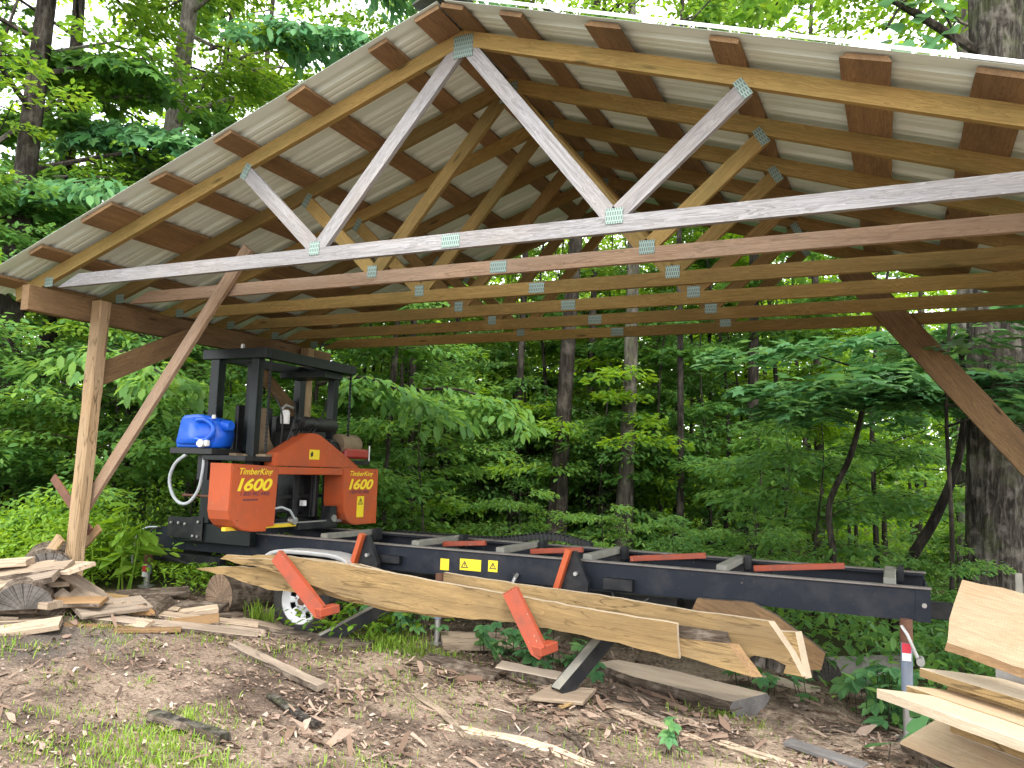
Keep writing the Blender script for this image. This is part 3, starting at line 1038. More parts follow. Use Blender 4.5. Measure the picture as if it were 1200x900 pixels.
decal('warning_decal', front_m(-3.155, FY - .0005, .722), .075, .085, mill, None)
decal('warning_decal', front_m(-2.985, FY - .0005, .735), .18, .085, mill, (.04, .042, .055))
decal('warning_decal', front_m(-2.745, FY - .0005, .742), .078, .083, mill, (.039, .043, .05))
# small fittings on the rail
mb = MB()
mb.box(-3.72, FY - .05, .74, -3.5, FY - .002, .80, 0, .004)
mb.lathe([(.022, -.06), (.022, -.05)], 'y', (-3.77, FY, .775), 10)
mb.build('loader_bracket', 'black', mill)
mb = MB()
mb.tube([(-2.50, FY - .01, .74), (-2.50, FY - .05, .72), (-2.54, FY - .08, .60)], .014, 8)
mb.build('lever', 'steel', mill, True)
mb = MB()
mb.box(-1.83, FY - .06, .70, -1.62, FY - .002, .78, 0, .004)
mb.box(-1.75, FY + .1, .56, -1.35, FY + .3, .66)
mb.build('loader_bracket', 'black', mill)
MB().tube([(-1.78, FY - .02, .70), (-1.72, FY - .08, .62), (-1.60, FY - .05, .60), (-1.52, FY, .66)], .007, 6).build('hydraulic_hose', 'blackplastic', mill, True)
MB().tube([(-3.0, FY + .1, .66), (-2.6, FY + .2, .60), (-2.2, FY + .1, .66)], .008, 6).build('hydraulic_hose', 'blackplastic', mill, True)
# log loader arms (orange hooks) and the stops behind them
def loader(a, b, wdt, foot):
    la = part('loader_arm', mill, 'orange hooked loader arm with a toothed tip')
    a, b = Vector(a), Vector(b)
    m, ln = frame(b, a, (0, -1, 0))
    mb = MB()
    h = wdt / 2
    poly = [(0, -h), (ln, -h)]
    for i in range(6):
        poly += [(ln + .016, -h + (i + .5) * wdt / 6), (ln, -h + (i + 1) * wdt / 6)]
    poly += [(0, h), (-.05, h * .35)]
    mb.prism(poly, -.02, .02, 0, 'z')
    mb.build('hook_plate', 'orange_worn', la, False, m)
    m2, l2 = frame(b, foot, (0, 0, 1))
    MB().box(-.03, -.042, -.03, l2, .042, .03, 0, .006).build('arm_beam', 'orange_worn', la, False, m2)


loader((-4.085, 4.735, .815), (-3.655, 4.715, .465), .105, (-3.61, 4.84, .48))
loader((-2.195, 4.735, .735), (-1.985, 4.715, .405), .105, (-1.94, 4.84, .42))
for (x, z) in ((-3.80, .95), (-2.06, .95)):
    st = part('log_stop_post', mill)
    MB().prism([(x - .06, .60), (x + .02, z), (x + .045, z), (x + .15, .74), (x + .13, .60)], FY - .12, FY - .075, 0).build('stop_plate', 'black', st)
    m, ln = frame((x - .105, FY - .135, .60), (x + .008, FY - .135, z + .01), (-1, 0, .2))
    MB().box(0, -.03, -.02, ln, .032, .02, 0, .003).build('stop_edge', 'orange', st, False, m)
    MB().lathe([(.014, -.03), (.014, 0)], 'y', (x + .06, FY - .12, .80), 10).build('bolt', 'steel', st)
for (a, b) in (((-1.60, 5.30, .60), (-1.875, 4.78, .15)), ((-3.35, 5.45, .55), (-3.80, 4.93, .215))):
    m, ln = frame(a, b, (0, 0, 1))
    tt = .045
    mb = MB()
    mb.box(0, -tt, -tt, ln, -tt + .006, tt)
    mb.box(0, tt - .006, -tt, ln, tt, tt)
    mb.box(0, -tt + .0062, tt - .006, ln + .0, tt - .0062, tt, 1)
    mb.box(0, -tt + .0062, -tt, ln, tt - .0062, -tt + .006)
    mb.build('loader_ramp', ['black', 'bunk'], mill, False, m)

# ---- saw head
hd = mill
# carriage boxes
mb = MB()
mb.box(-5.875, 5.40, .775, -4.98, 5.485, .945, 0, .006)
mb.build('carriage_box', 'darkgreen', hd)
mb = MB()
mb.box(-5.93, 5.383, .80, -5.62, 5.398, .985, 0, .003)
mb.box(-5.64, 5.372, .79, -5.50, 5.3825, 1.0, 0, .003)
o = mb.build('clamp_plate', 'black', hd)
for (x, z) in ((-5.87, .935), (-5.78, .935), (-5.70, .93), (-5.545, .955), (-5.545, .83), (-5.60, .83)):
    MB().lathe([(.012, -.014), (.012, 0)], 'y', (x, 5.372, z), 6).build('bolt', 'steel', hd)
mb = MB()
mb.box(-5.875, 6.50, .775, -4.98, 6.60, .945, 0, .006)
mb.box(-5.72, 5.49, .90, -5.64, 6.495, .98)
mb.box(-5.20, 5.49, .90, -5.12, 6.495, .98)
mb.build('carriage_frame', 'black', hd)
# mast
for (x, y, s_) in ((-5.50, 5.43, .05), (-5.04, 5.43, .042), (-5.56, 6.62, .045), (-5.13, 6.62, .042)):
    MB().box(x - s_, y - s_ * .9, .946, x + s_, y + s_ * .9, 2.40, 0, .004).build('mast_post', 'darkgreen', hd)
MB().box(-5.27, 5.55, 1.59, -5.22, 5.60, 2.395).build('mast_strut', 'darkgreen', hd)
mb = MB()
mb.box(-5.64, 5.37, 2.40, -4.905, 5.46, 2.49, 0, .004)
mb.box(-5.64, 6.60, 2.40, -4.905, 6.69, 2.49, 0, .004)
mb.box(-5.64, 5.4605, 2.402, -5.55, 6.5995, 2.488)
mb.box(-4.995, 5.4605, 2.402, -4.905, 6.5995, 2.488)
mb.box(-5.549, 6.3, 2.34, -4.996, 6.59, 2.40)
mb.build('mast_top_frame', 'darkgreen', hd)
MB().tube([(-5.20, 5.4, 2.47), (-5.20, 5.4, 2.53)], .018, 8).build('lift_shaft', 'steel', hd)
for (x, y) in ((-4.93, 5.47), (-4.98, 6.70)):
    mb = MB()
    zz = 1.58
    k = 0
    while zz < 2.40:
        s_ = .012 if k % 2 else .007
        mb.box(x - s_, y - .007, zz, x + s_, y + .007, zz + .017)
        zz += .018
        k += 1
    mb.build('lift_chain', 'black', hd)
# decks
MB().box(-5.73, 5.16, 1.545, -5.24, 5.50, 1.60, 0, .006).build('side_shelf', 'blackplastic', hd)
mb = MB()
mb.box(-5.36, 5.18, 1.50, -4.88, 6.95, 1.544, 0, .004)
mb.box(-5.36, 5.505, 1.545, -5.32, 6.9, 1.57)
mb.box(-5.45, 5.22, 1.33, -5.33, 5.32, 1.54)
mb.build('head_deck', 'black', hd)
mb = MB()
for k in range(26):
    a, b = random.uniform(-5.2, -4.9), random.uniform(5.35, 5.9)
    s_ = random.uniform(.012, .04)
    mb.box(a - s_, b - s_, 1.5445, a + s_, b + s_, 1.552 + s_ * .35, 0, 0)
mb.build('sawdust', 'tan', hd)['kind'] = 'stuff'
# main uprights below the deck
mb = MB()
mb.box(-5.60, 5.42, .985, -5.45, 5.50, 1.50, 0, .004)
mb.box(-5.20, 5.60, .985, -5.10, 5.68, 1.50, 0, .004)
mb.box(-5.22, 6.30, .985, -5.08, 6.42, 1.50, 0, .004)
mb.box(-5.15, 6.05, 1.00, -5.08, 6.13, 1.50, 0, .004)
mb.box(-5.60, 6.56, .985, -5.45, 6.64, 1.50, 0, .004)
mb.box(-5.15, 5.5, 1.17, -5.10, 6.5, 1.20)
mb.build('head_frame', 'black', hd)
# blade covers: outlines in (y,z), normal +X
CXF = -4.80
def cover(outline, x0, x1, lab):
    bm = bmesh.new()
    vs = [bm.verts.new((x1, a, b)) for a, b in outline]
    f = bm.faces.new(vs)
    r = bmesh.ops.extrude_face_region(bm, geom=[f])
    bmesh.ops.translate(bm, vec=(x0 - x1, 0, 0), verts=[q for q in r['geom'] if isinstance(q, bmesh.types.BMVert)])
    ed = [e for e in bm.edges if all(abs(q.co.x - x1) < 1e-5 for q in e.verts)]
    bmesh.ops.bevel(bm, geom=ed, offset=.007, segments=2, affect='EDGES')
    bmesh.ops.recalc_face_normals(bm, faces=bm.faces)
    me = bpy.data.meshes.new('blade_cover')
    bm.to_mesh(me)
    bm.free()
    me.materials.append(M['orange'])
    o = link('blade_cover', me, hd)
    if lab:
        o['label'] = lab
    return o


lo_ = [(4.955, 1.478), (4.955, 1.10), (4.975, 1.03), (5.03, .975), (5.11, .94), (5.22, .922), (5.40, .917), (5.40, .952), (5.495, .958), (5.51, 1.462)]
ro_ = [(6.425, 1.466), (6.44, 1.12), (6.465, 1.03), (6.51, .965), (6.58, .925), (6.66, .912), (7.015, .912), (7.01, 1.462)]
cl = cover(lo_, -5.03, CXF, 'near blade cover with large yellow lettering')
cr2 = cover(ro_, -5.03, CXF, 'far blade cover with yellow lettering and a warning sticker')
o = MB().box(-5.02, 5.5115, 1.395, CXF - .006, 6.4235, 1.46, 0, .006).build('cover_bridge', 'orange', hd)
hump = [(5.50, 1.468), (5.50, 1.535), (5.535, 1.585), (5.90, 1.765), (5.955, 1.775), (6.04, 1.772), (6.10, 1.755), (6.72, 1.475), (6.72, 1.468)]
hc = cover(hump, -4.96, CXF - .025, 'peaked belt guard')
hc.name = 'belt_guard'
for (yy, zz) in ((5.03, 1.44), (5.47, 1.44), (5.05, 1.02), (6.95, 1.43), (6.95, .95)):
    MB().lathe([(.008, 0), (.006, .006)], 'x', (CXF, yy, zz), 8).build('rivet', 'orange_worn', hd)
FONT = bpy.data.curves.new('font_probe', 'FONT').font


def text_obj(name, body, mm, width, height, mat, parent, shear=.28, off=.0):
    cu = bpy.data.curves.new(name, 'FONT')
    cu.body = body
    cu.size = 1
    cu.shear = shear
    cu.offset = off
    cu.extrude = .0
    tmp = bpy.data.objects.new(name, cu)
    col.objects.link(tmp)
    dg = bpy.context.evaluated_depsgraph_get()
    me = bpy.data.meshes.new_from_object(tmp.evaluated_get(dg))
    bpy.data.objects.remove(tmp)
    co = np.zeros(len(me.vertices) * 3, np.float32)
    me.vertices.foreach_get('co', co)
    co = co.reshape(-1, 3)
    lo2, hi2 = co.min(0), co.max(0)
    co[:, 0] = (co[:, 0] - lo2[0]) / (hi2[0] - lo2[0]) * width
    co[:, 1] = (co[:, 1] - lo2[1]) / (hi2[1] - lo2[1]) * height
    co[:, 2] = .0006
    me.vertices.foreach_set('co', co.ravel())
    me.materials.clear()
    me.materials.append(M[mat])
    me.update()
    me.name = name
    return link(name, me, parent, mm)


X_ = CXF + .0006
text_obj('lettering', 'TimberKing', side_m(X_, 5.045, 1.375), .39, .068, 'letter', cl, .3, .012)
text_obj('lettering', '1', side_m(X_, 5.030, 1.257), .075, .104, 'letter', cl, .3, .045)
text_obj('lettering', '600', side_m(X_, 5.102, 1.257), .335, .104, 'letter', cl, .3, .03)
text_obj('lettering', '1-800-942-4406', side_m(X_, 5.065, 1.216), .345, .036, 'scrawl', cl, .3, .01)
mb = MB()
px_ = 0.0
for wd_ in (.022, .016, .03, .012, .026, .02, .018):
    mb.box(px_, 0, 0, px_ + wd_, .012, .0008)
    px_ += wd_ + .005
mb.build('small_print', 'scrawl', cl, False, side_m(X_, 5.10, 1.178))['kind'] = 'stuff'
text_obj('lettering', 'TimberKing', side_m(X_, 6.53, 1.375), .385, .062, 'letter', cr2, .3, .012)
text_obj('lettering', '1', side_m(X_, 6.520, 1.257), .075, .104, 'letter', cr2, .3, .045)
text_obj('lettering', '600', side_m(X_, 6.592, 1.257), .335, .104, 'letter', cr2, .3, .03)
text_obj('lettering', '1-800-942-4406', side_m(X_, 6.53, 1.216), .33, .036, 'scrawl', cr2, .3, .01)
decal('warning_sticker', side_m(X_, 6.665, .985), .115, .205, cr2, (.057, .155, .07))
d = decal('warning_sticker', side_m(CXF - .0245, 5.93, 1.535), .145, .09, hc)
mb = MB()
mb.prism([(.02, .02), (.05, .03), (.055, .06), (.035, .075), (.015, .05)], .0014, .002, 0, 'z')
mb.build('warning_picture', 'ink', d, False, side_m(CXF - .0245, 5.93, 1.535))
# yellow blade guide bar, rollers, guide hose
MB().box(-4.90, 4.99, .935, -4.86, 5.85, .965).build('guide_bar', 'yellow', hd)
for yy in (5.80, 6.36):
    MB().lathe([(.035, -.03), (.035, .03)], 'x', (-4.86, yy, .985), 16).build('blade_guide_roller', 'steel', hd, True)
mb = MB()
mb.box(-4.93, 5.86, .90, -4.84, 6.42, .96, 0, .004)
mb.box(-4.93, 6.30, .96, -4.84, 6.40, 1.10)
mb.build('guide_arm', 'black', hd)
MB().tube([(-4.85, 5.52, 1.10), (-4.84, 5.62, 1.11), (-4.83, 5.72, 1.08), (-4.83, 5.79, 1.0)], .011, 8).build('coolant_hose', 'hose', hd, True)
MB().box(-5.06, 6.12, 1.10, -5.02, 6.17, 1.15).build('control_label', 'white', hd)
MB().box(-4.875, 5.10, .945, -4.872, 6.9, .972).build('saw_blade', 'steel', hd)
pts = [(-5.55, 5.18, 1.54), (-5.66, 5.17, 1.46), (-5.715, 5.17, 1.33), (-5.68, 5.18, 1.20), (-5.60, 5.19, 1.125), (-5.50, 5.20, 1.13), (-5.42, 5.22, 1.24), (-5.385, 5.22, 1.40), (-5.38, 5.22, 1.52)]
def smooth_pts(p, n=4):
    out = []
    P = [Vector(q) for q in p]
    for i in range(len(P) - 1):
        a, b, c_, d_ = P[max(i - 1, 0)], P[i], P[i + 1], P[min(i + 2, len(P) - 1)]
        for k in range(n):
            t = k / n
            out.append(.5 * ((2 * b) + (c_ - a) * t + (2 * a - 5 * b + 4 * c_ - d_) * t * t + (3 * b - a - 3 * c_ + d_) * t ** 3))
    out.append(P[-1])
    return out


MB().tube(smooth_pts(pts), .0145, 10).build('water_hose', 'hose', hd, True)
MB().tube([(-5.62, 5.24, 1.19), (-5.0, 5.24, 1.19)], .012, 8).build('tension_rod', 'rust', hd, True)
MB().tube(smooth_pts([(-6.16, FY - .02, .87), (-6.26, FY - .06, .86), (-6.36, FY - .08, .78), (-6.36, FY - .08, .62)]), .007, 6).build('brake_cable', 'hose', hd, True)
MB().tube(smooth_pts([(-6.14, FY - .01, .87), (-6.20, FY - .05, .84), (-6.22, FY - .06, .72), (-6.05, FY - .08, .64), (-5.7, FY - .1, .585), (-5.45, FY - .1, .55)]), .009, 6).build('power_cable', 'blackplastic', hd, True)
MB().tube(smooth_pts([(-4.9, 7.02, 1.40), (-4.9, 7.10, 1.32), (-4.9, 7.11, 1.18), (-4.9, 7.05, 1.05)]), .008, 6).build('power_cable', 'blackplastic', hd, True)
# engine group on the deck
en = part('engine', hd)
mb = MB()
mb.box(-5.20, 5.86, 1.545, -4.98, 6.20, 1.80, 0, .02)
for k in range(7):
    mb.box(-4.985, 5.88 + k * .042, 1.60, -4.955, 5.90 + k * .042, 1.80)
mb.box(-5.18, 5.90, 1.80, -5.0, 6.1, 1.87, 0, .01)
mb.lathe([(.06, -.0), (.06, .03)], 'x', (-4.98, 5.98, 1.66), 16)
mb.build('engine_block', 'blackplastic', en)
mb = MB()
for k in range(9):
    a = Vector((random.uniform(-5.05, -4.93), random.uniform(5.84, 6.1), random.uniform(1.58, 1.82)))
    b = a + Vector((random.uniform(-.05, .05), random.uniform(-.12, .12), random.uniform(-.12, .12)))
    mb.tube(smooth_pts([a, (a + b) / 2 + Vector((.04, 0, .04)), b]), .006, 6)
mb.build('engine_wiring', 'black', en, True)
mb = MB()
for k in range(5):
    a, b = random.uniform(5.88, 6.08), random.uniform(1.6, 1.82)
    mb.lathe([(.016, 0), (.016, .03), (.008, .04)], 'x', (-4.97, a, b), 8)
mb.build('engine_fitting', 'steel', en)
MB().lathe([(.02, 5.985), (.062, 6.0), (.068, 6.03), (.068, 6.46), (.062, 6.49), (.02, 6.505)], 'y', (-5.0, 0, 1.868), 18).build('muffler', 'blackplastic', en, True)
mb = MB().lathe([(.038, 1.85), (.042, 1.86), (.042, 1.955), (.03, 1.975), (.012, 1.98)], 'z', (-5.02, 5.80, 0), 16)
mb.build('oil_filter', 'white', en, True)
MB().tube([(-5.02, 5.74, 1.98), (-5.02, 5.80, 2.02), (-5.02, 5.90, 2.0)], .014, 8).build('intake_pipe', 'steel', en, True)
mb = MB()
mb.prism([(5.50, 1.545), (5.50, 1.98), (5.66, 1.98), (5.72, 1.70), (5.84, 1.56), (5.84, 1.545)], -5.13, -5.11, 0, 'x')
mb.build('chain_guard', 'tan', hd)
MB().box(-5.34, 5.505, 1.571, -5.30, 5.95, 2.0, 0, .004).build('back_panel', 'black', hd)
MB().tube(smooth_pts([(-5.0, 5.84, 1.56), (-5.0, 5.80, 1.60), (-5.02, 5.78, 1.66)]), .013, 8).build('engine_hose', 'hose', hd, True)
mb = MB()
mb.box(-5.22, 6.22, 1.545, -5.0, 6.56, 1.74, 0, .015)
mb.box(-5.30, 5.98, 1.76, -5.06, 6.16, 1.93, 0, .02)
mb.box(-4.975, 6.10, 1.70, -4.94, 6.30, 1.80, 0, .006)
for k in range(6):
    mb.box(-5.0, 6.24 + k * .045, 1.58, -4.968, 6.262 + k * .045, 1.72)
mb.lathe([(.075, 0), (.08, .02), (.08, .05), (.03, .055)], 'x', (-4.99, 6.42, 1.66), 18)
mb.build('engine_shroud', 'black', en)['kind'] = 'stuff'
mb = MB()
for (p, q_, z0_, z1_) in ((5.74, 5.90, 1.60, 2.05), (6.12, 6.35, 1.75, 2.12), (5.95, 5.78, 1.80, 1.62), (6.3, 6.62, 1.70, 1.62), (5.7, 5.62, 1.62, 2.1)):
    mb.tube(smooth_pts([(-4.97, p, z0_), (-4.93, (p + q_) / 2, (z0_ + z1_) / 2 + .05), (-5.0, q_, z1_)]), .008, 6)
mb.build('engine_hoses', 'blackplastic', en, True)['kind'] = 'stuff'
mb = MB()
mb.box(-5.62, 5.70, 1.60, -5.40, 6.05, 1.84, 0, .01)
mb.box(-5.60, 6.15, 1.57, -5.36, 6.50, 1.95, 0, .01)
mb.build('hydraulic_pack', 'black', hd)['kind'] = 'stuff'
mb = MB()
mb.box(-5.40, 5.74, .99, -5.18, 5.96, 1.30, 0, .01)
mb.box(-5.34, 6.10, 1.02, -5.16, 6.44, 1.45, 0, .01)
mb.tube([(-5.0, 6.25, 1.0), (-5.0, 6.25, 1.42)], .018, 8)
mb.tube([(-4.98, 5.62, 1.05), (-4.98, 5.62, 1.48)], .014, 8)
mb.build('lower_frame_boxes', 'black', hd)['kind'] = 'stuff'
tk = part('fuel_tank', hd)
MB().box(-5.15, 6.62, 1.56, -4.93, 7.02, 1.66, 0, .02).build('tank_body', 'red', tk)
MB().lathe([(.10, 6.60), (.105, 6.62), (.105, 6.88), (.09, 6.92)], 'y', (-5.04, 0, 1.70), 18).build('tank_cap_cover', 'tan', tk, True)
MB().tube([(-4.94, 7.03, 1.54), (-4.94, 7.03, 1.70)], .01, 6).build('tank_post', 'steel', tk)

# ------------------------------------------------------------------ water jug on the shelf
jug = thing('water_jug', 'blue plastic water jug lying on the mill side shelf', 'jug', (-5.48, 5.32, 1.602))
out = [(-5.72, 1.605), (-5.735, 1.65), (-5.685, 1.86), (-5.65, 1.885), (-5.50, 1.895), (-5.44, 1.88), (-5.34, 1.865), (-5.28, 1.82), (-5.265, 1.72), (-5.285, 1.63), (-5.31, 1.605)]
bm = bmesh.new()
f = bm.faces.new([bm.verts.new((a, 5.20, b)) for a, b in out])
r = bmesh.ops.extrude_face_region(bm, geom=[f])
bmesh.ops.translate(bm, vec=(0, .27, 0), verts=[q for q in r['geom'] if isinstance(q, bmesh.types.BMVert)])
bmesh.ops.recalc_face_normals(bm, faces=bm.faces)
bmesh.ops.bevel(bm, geom=[e for e in bm.edges if abs(e.verts[0].co.y - e.verts[1].co.y) < 1e-4], offset=.03, segments=4, affect='EDGES')
me = bpy.data.meshes.new('jug_body')
bm.to_mesh(me)
bm.free()
me.materials.append(M['blue'])
me.polygons.foreach_set('use_smooth', [True] * len(me.polygons))
link('jug_body', me, jug)
MB().tube(smooth_pts([(-5.46, 5.19, 1.84), (-5.36, 5.175, 1.845), (-5.27, 5.18, 1.80), (-5.26, 5.18, 1.73), (-5.34, 5.175, 1.67), (-5.46, 5.19, 1.68)]), .020, 10).build('jug_handle', 'blue', jug, True)
MB().lathe([(.05, -5.285), (.05, -5.22), (.04, -5.20)], 'x', (0, 5.33, 1.80), 18).build('jug_spout', 'blue', jug, True)
MB().lathe([(.018, 0), (.018, .03), (.01, .035)], 'z', (-5.30, 5.22, 1.855), 12).build('vent_cap', 'white', jug, True)
mb = MB()
mb.lathe([(.034, 5.14), (.034, 5.19), (.02, 5.20)], 'y', (-5.36, 0, 1.64), 14)
mb.box(-5.33, 5.15, 1.615, -5.29, 5.19, 1.67, 0, .008)
mb.box(-5.43, 5.16, 1.62, -5.39, 5.19, 1.655, 0, .008)
mb.build('spigot', 'white', jug, True)

# ------------------------------------------------------------------ slabs resting on the loader arms
def slab(name, label, outline, y, t, p0, p1, mats, side, cat='slab', group='sawn slabs on the loader arms', rough=.006, tilt=0.0, bev=None):
    """sawn slab on edge: outline in (x,z); its long edges are made uneven"""
    pts = []
    n = len(outline)
    for i in range(n):
        a, b = Vector(outline[i]), Vector(outline[(i + 1) % n])
        ln = (b - a).length
        k = max(1, int(ln / .07))
        d = (b - a).normalized()
        nn = Vector((-d.y, d.x))
        for j in range(k):
            q = a + (b - a) * (j / k)
            if j:
                q = q + nn * (rough * mnoise.noise((q.x * 9, q.y * 9, y * 50)) + rough * .7 * mnoise.noise((q.x * 31, 4, y * 50)))
            pts.append((q.x, q.y))
    m, ln = frame((p0[0], y, p0[1]), (p1[0], y, p1[1]), (0, tilt, 1))
    base, _ = frame((p0[0], y, p0[1]), (p1[0], y, p1[1]), (0, 0, 1))
    inv = base.inverted()
    loc = [inv @ Vector((x, y, z)) for x, z in pts]
    mb = MB()
    mb.prism([(q.x, q.z) for q in loc], 0, t, 0, 'y', 1)
    if bev:
        # slanted saw cut: the far edge of the right end stands out further
        np_ = len(loc)
        for i, (x, z) in enumerate(pts):
            if x > bev[0]:
                v_ = mb.v[np_ + i]
                mb.v[np_ + i] = (v_[0] + bev[1], v_[1], v_[2])
    o = mb.build(name, mats, None, False, m)
    return tag(o, label, cat, group, 'thing')


slab('oak_slab', 'longest golden slab, in front of the others, held by both orange arms',
     [(-3.915, .812), (-3.548, .798), (-3.257, .78), (-2.843, .746), (-2.455, .725), (-2.061, .697), (-1.637, .667), (-1.151, .643), (-1.134, .448), (-1.42, .481), (-1.798, .518), (-2.204, .541), (-2.637, .527), (-3.137, .532), (-3.533, .574), (-3.919, .655), (-4.20, .70), (-4.45, .742), (-4.651, .752), (-4.36, .775), (-4.12, .785)],
     4.78, .045, (-3.6, .69), (-1.15, .55), ['fresh', 'pale_new'], 1, rough=.008)
slab('oak_slab', 'slab with a long thin splintered tip above the cut log',
     [(-4.996, .642), (-4.713, .681), (-4.142, .715), (-3.447, .70), (-2.681, .64), (-2.675, .507), (-3.182, .5), (-3.736, .558), (-4.251, .548), (-4.445, .575), (-4.7, .622)],
     4.845, .04, (-4.6, .63), (-2.7, .57), ['fresh', 'pale_new'], 1, rough=.009)
slab('oak_slab', 'upper splintered slab end showing behind the first orange arm',
     [(-4.803, .729), (-4.744, .766), (-4.5, .772), (-4.45, .785), (-4.192, .800), (-3.488, .790), (-3.2, .75), (-3.2, .70), (-4.185, .718), (-4.563, .70)],
     4.90, .03, (-4.7, .74), (-3.5, .74), ['fresh', 'pale_new'], 1, rough=.009)
slab('oak_slab', 'short slanting slab with grey bark on top, below the longest slab',
     [(-1.71, .553), (-1.15, .552), (-.87, .556), (-.737, .389), (-1.149, .459), (-1.709, .502)],
     4.832, .045, (-1.7, .52), (-.8, .47), ['fresh', 'rough_brown'], 1, rough=.003, bev=(-.9, .055))
slab('bark_strip', 'narrow grey bark edge lying on top of the short slanting slab',
     [(-1.719, .60), (-1.155, .617), (-.883, .61), (-.862, .557), (-1.154, .553)],
     4.845, .055, (-1.7, .6), (-.9, .59), ['bark_log', 'bark_log'], 1, 'bark', 'sawn slabs on the loader arms', rough=.006)
slab('oak_slab', 'wide rear slab with a bark hollow in its lower edge and a cut corner',
     [(-2.8, .785), (-2.038, .748), (-1.69, .74), (-1.152, .705), (-.661, .688), (-.546, .531), (-.478, .405), (-.578, .41), (-.564, .455), (-.638, .482), (-.74, .488), (-.789, .452), (-1.15, .502), (-2.033, .584), (-2.8, .65)],
     4.93, .04, (-2.8, .73), (-.6, .58), ['fresh', 'pale_new'], 1, rough=.005, bev=(-.67, .03))
slab('bark_strip', 'dark bark left in the hollow under the wide rear slab',
     [(-.80, .498), (-.64, .492), (-.555, .462), (-.57, .40), (-.70, .42), (-.80, .44)],
     4.952, .02, (-.8, .46), (-.57, .43), ['bark_big', 'bark_big'], 1, 'bark', 'sawn slabs on the loader arms', rough=.003)
slab('oak_slab', 'rearmost slab with a bright pinkish cut end beside the wide slab',
     [(-1.9, .67), (-.645, .634), (-.588, .628), (-.519, .636), (-.465, .386), (-.529, .40), (-.645, .42), (-1.9, .55)],
     4.974, .06, (-1.9, .62), (-.52, .52), ['fresh', 'pale_new'], 1, rough=.003, bev=(-.56, .03))
slab('brown_slab', 'weathered brown slab slanting down to the ground under the rail',
     [(-1.16, .715), (-.81, .718), (-.667, .655), (-.387, .463), (-.412, .361), (-.519, .352), (-.925, .533), (-1.2, .62)],
     5.36, .05, (-1.0, .66), (-.42, .40), ['rough_brown', 'bark_log'], 1, rough=.006)
slab('brown_slab', 'tan slab lying low behind the second loader arm',
     [(-2.35, .36), (-2.25, .42), (-2.04, .455), (-1.85, .44), (-1.61, .36), (-1.61, .24), (-2.35, .22)],
     6.62, .06, (-2.3, .33), (-1.6, .33), ['old_slab', 'bark_log'], 1, rough=.008)


# ------------------------------------------------------------------ loose boards, slabs and bark on the ground
def loose(name, label, p0, p1, w_, t_, mats, cat='board', group=None, up=(0, 0, 1), wob=.01, seg=8, wane=0.0, end=None, dz=0.0, skew=(0, 0)):
    a, b = Vector(p0), Vector(p1)
    a.z += dz - t_ / 2
    b.z += dz - t_ / 2
    o = board(name, a, b, w_, t_, mats, None, up, wob, seg, min(.004, t_ * .2), wane, end, skew=skew)
    return tag(o, label, cat, group, 'thing')


GP = 'offcuts in the slab pile'
PL = ['old_slab', 'bark_log']
loose('offcut_board', 'pale split board sloping up out of the slab pile towards the post', (-5.358, 3.668, .321), (-5.303, 4.003, .533), .17, .035, ['pale', 'bark_log'], 'board', GP, (.55, -.5, .8), .012, 8, .006)
loose('offcut_board', 'low board with a dark sawn side at the front of the slab pile', (-5.42, 3.30, .33), (-5.00, 3.72, .418), .15, .04, ['old_slab', 'endgrey'], 'board', GP, (.1, -.2, 1), .008, 6, 0)
loose('offcut_board', 'topmost long board of the slab pile, cracked and tan', (-6.1, 3.56, .60), (-5.30, 3.98, .742), .17, .06, PL, 'board', GP, (.1, -.3, 1), .015, 12, .01)
loose('offcut_board', 'long tan board under the topmost board of the slab pile', (-6.0, 3.55, .52), (-5.28, 3.87, .695), .16, .045, ['pale', 'bark_log'], 'board', GP, (.15, -.35, 1), .012, 12, .01)
loose('offcut_board', 'brown board beneath the half-round slab in the pile', (-5.75, 3.50, .44), (-5.34, 3.80, .475), .20, .05, ['rough_brown', 'bark_log'], 'board', GP, (0, -.3, 1), .012, 8, .01)
loose('offcut_board', 'dark flat board at the very bottom of the slab pile', (-5.6, 3.4, .40), (-5.15, 3.84, .40), .24, .05, ['old_slab', 'bark_log'], 'board', GP, (0, 0, 1), .012, 8, .01)
loose('offcut_board', 'board jutting behind the topmost board of the slab pile', (-6.4, 3.9, .62), (-5.75, 4.15, .665), .16, .05, PL, 'board', GP, (0, -.2, 1), .012, 8, .01)
loose('bark_strip', 'curved rough strip leaning down beside the post foot', (-5.407, 3.989, .705), (-5.29, 4.25, .50), .07, .03, PL, 'bark', GP, (.4, -.4, 1), .012, 8)
loose('bark_strip', 'split strip sloping from the pile top towards the yellow offcut', (-5.36, 3.96, .68), (-5.19, 4.27, .445), .09, .025, ['pale', 'bark_log'], 'bark', GP, (.4, -.4, 1), .014, 8)
loose('offcut_board', 'short leaning board between the pile and the wide flat board', (-5.30, 4.0, .54), (-5.05, 4.10, .44), .15, .03, PL, 'board', GP, (.5, -.5, 1), .012, 6, .006)
loose('offcut_board', 'wide flat pale board in front of the post', (-5.10, 3.90, .452), (-4.955, 4.36, .462), .23, .03, ['pale', 'old_slab'], 'board', GP, (.12, -.42, 1), .008, 8, 0)
loose('offcut_board', 'long narrow plank lying from the wide flat board towards the log', (-5.08, 3.96, .41), (-4.153, 4.66, .275), .12, .035, ['pale', 'bark_log'], 'board', GP, (.1, -.2, 1), .012, 14, .006)
loose('offcut_board', 'grey board lying behind the long narrow plank', (-5.05, 4.28, .41), (-4.366, 4.887, .275), .15, .035, PL, 'board', GP, (.05, -.1, 1), .014, 12, .01)
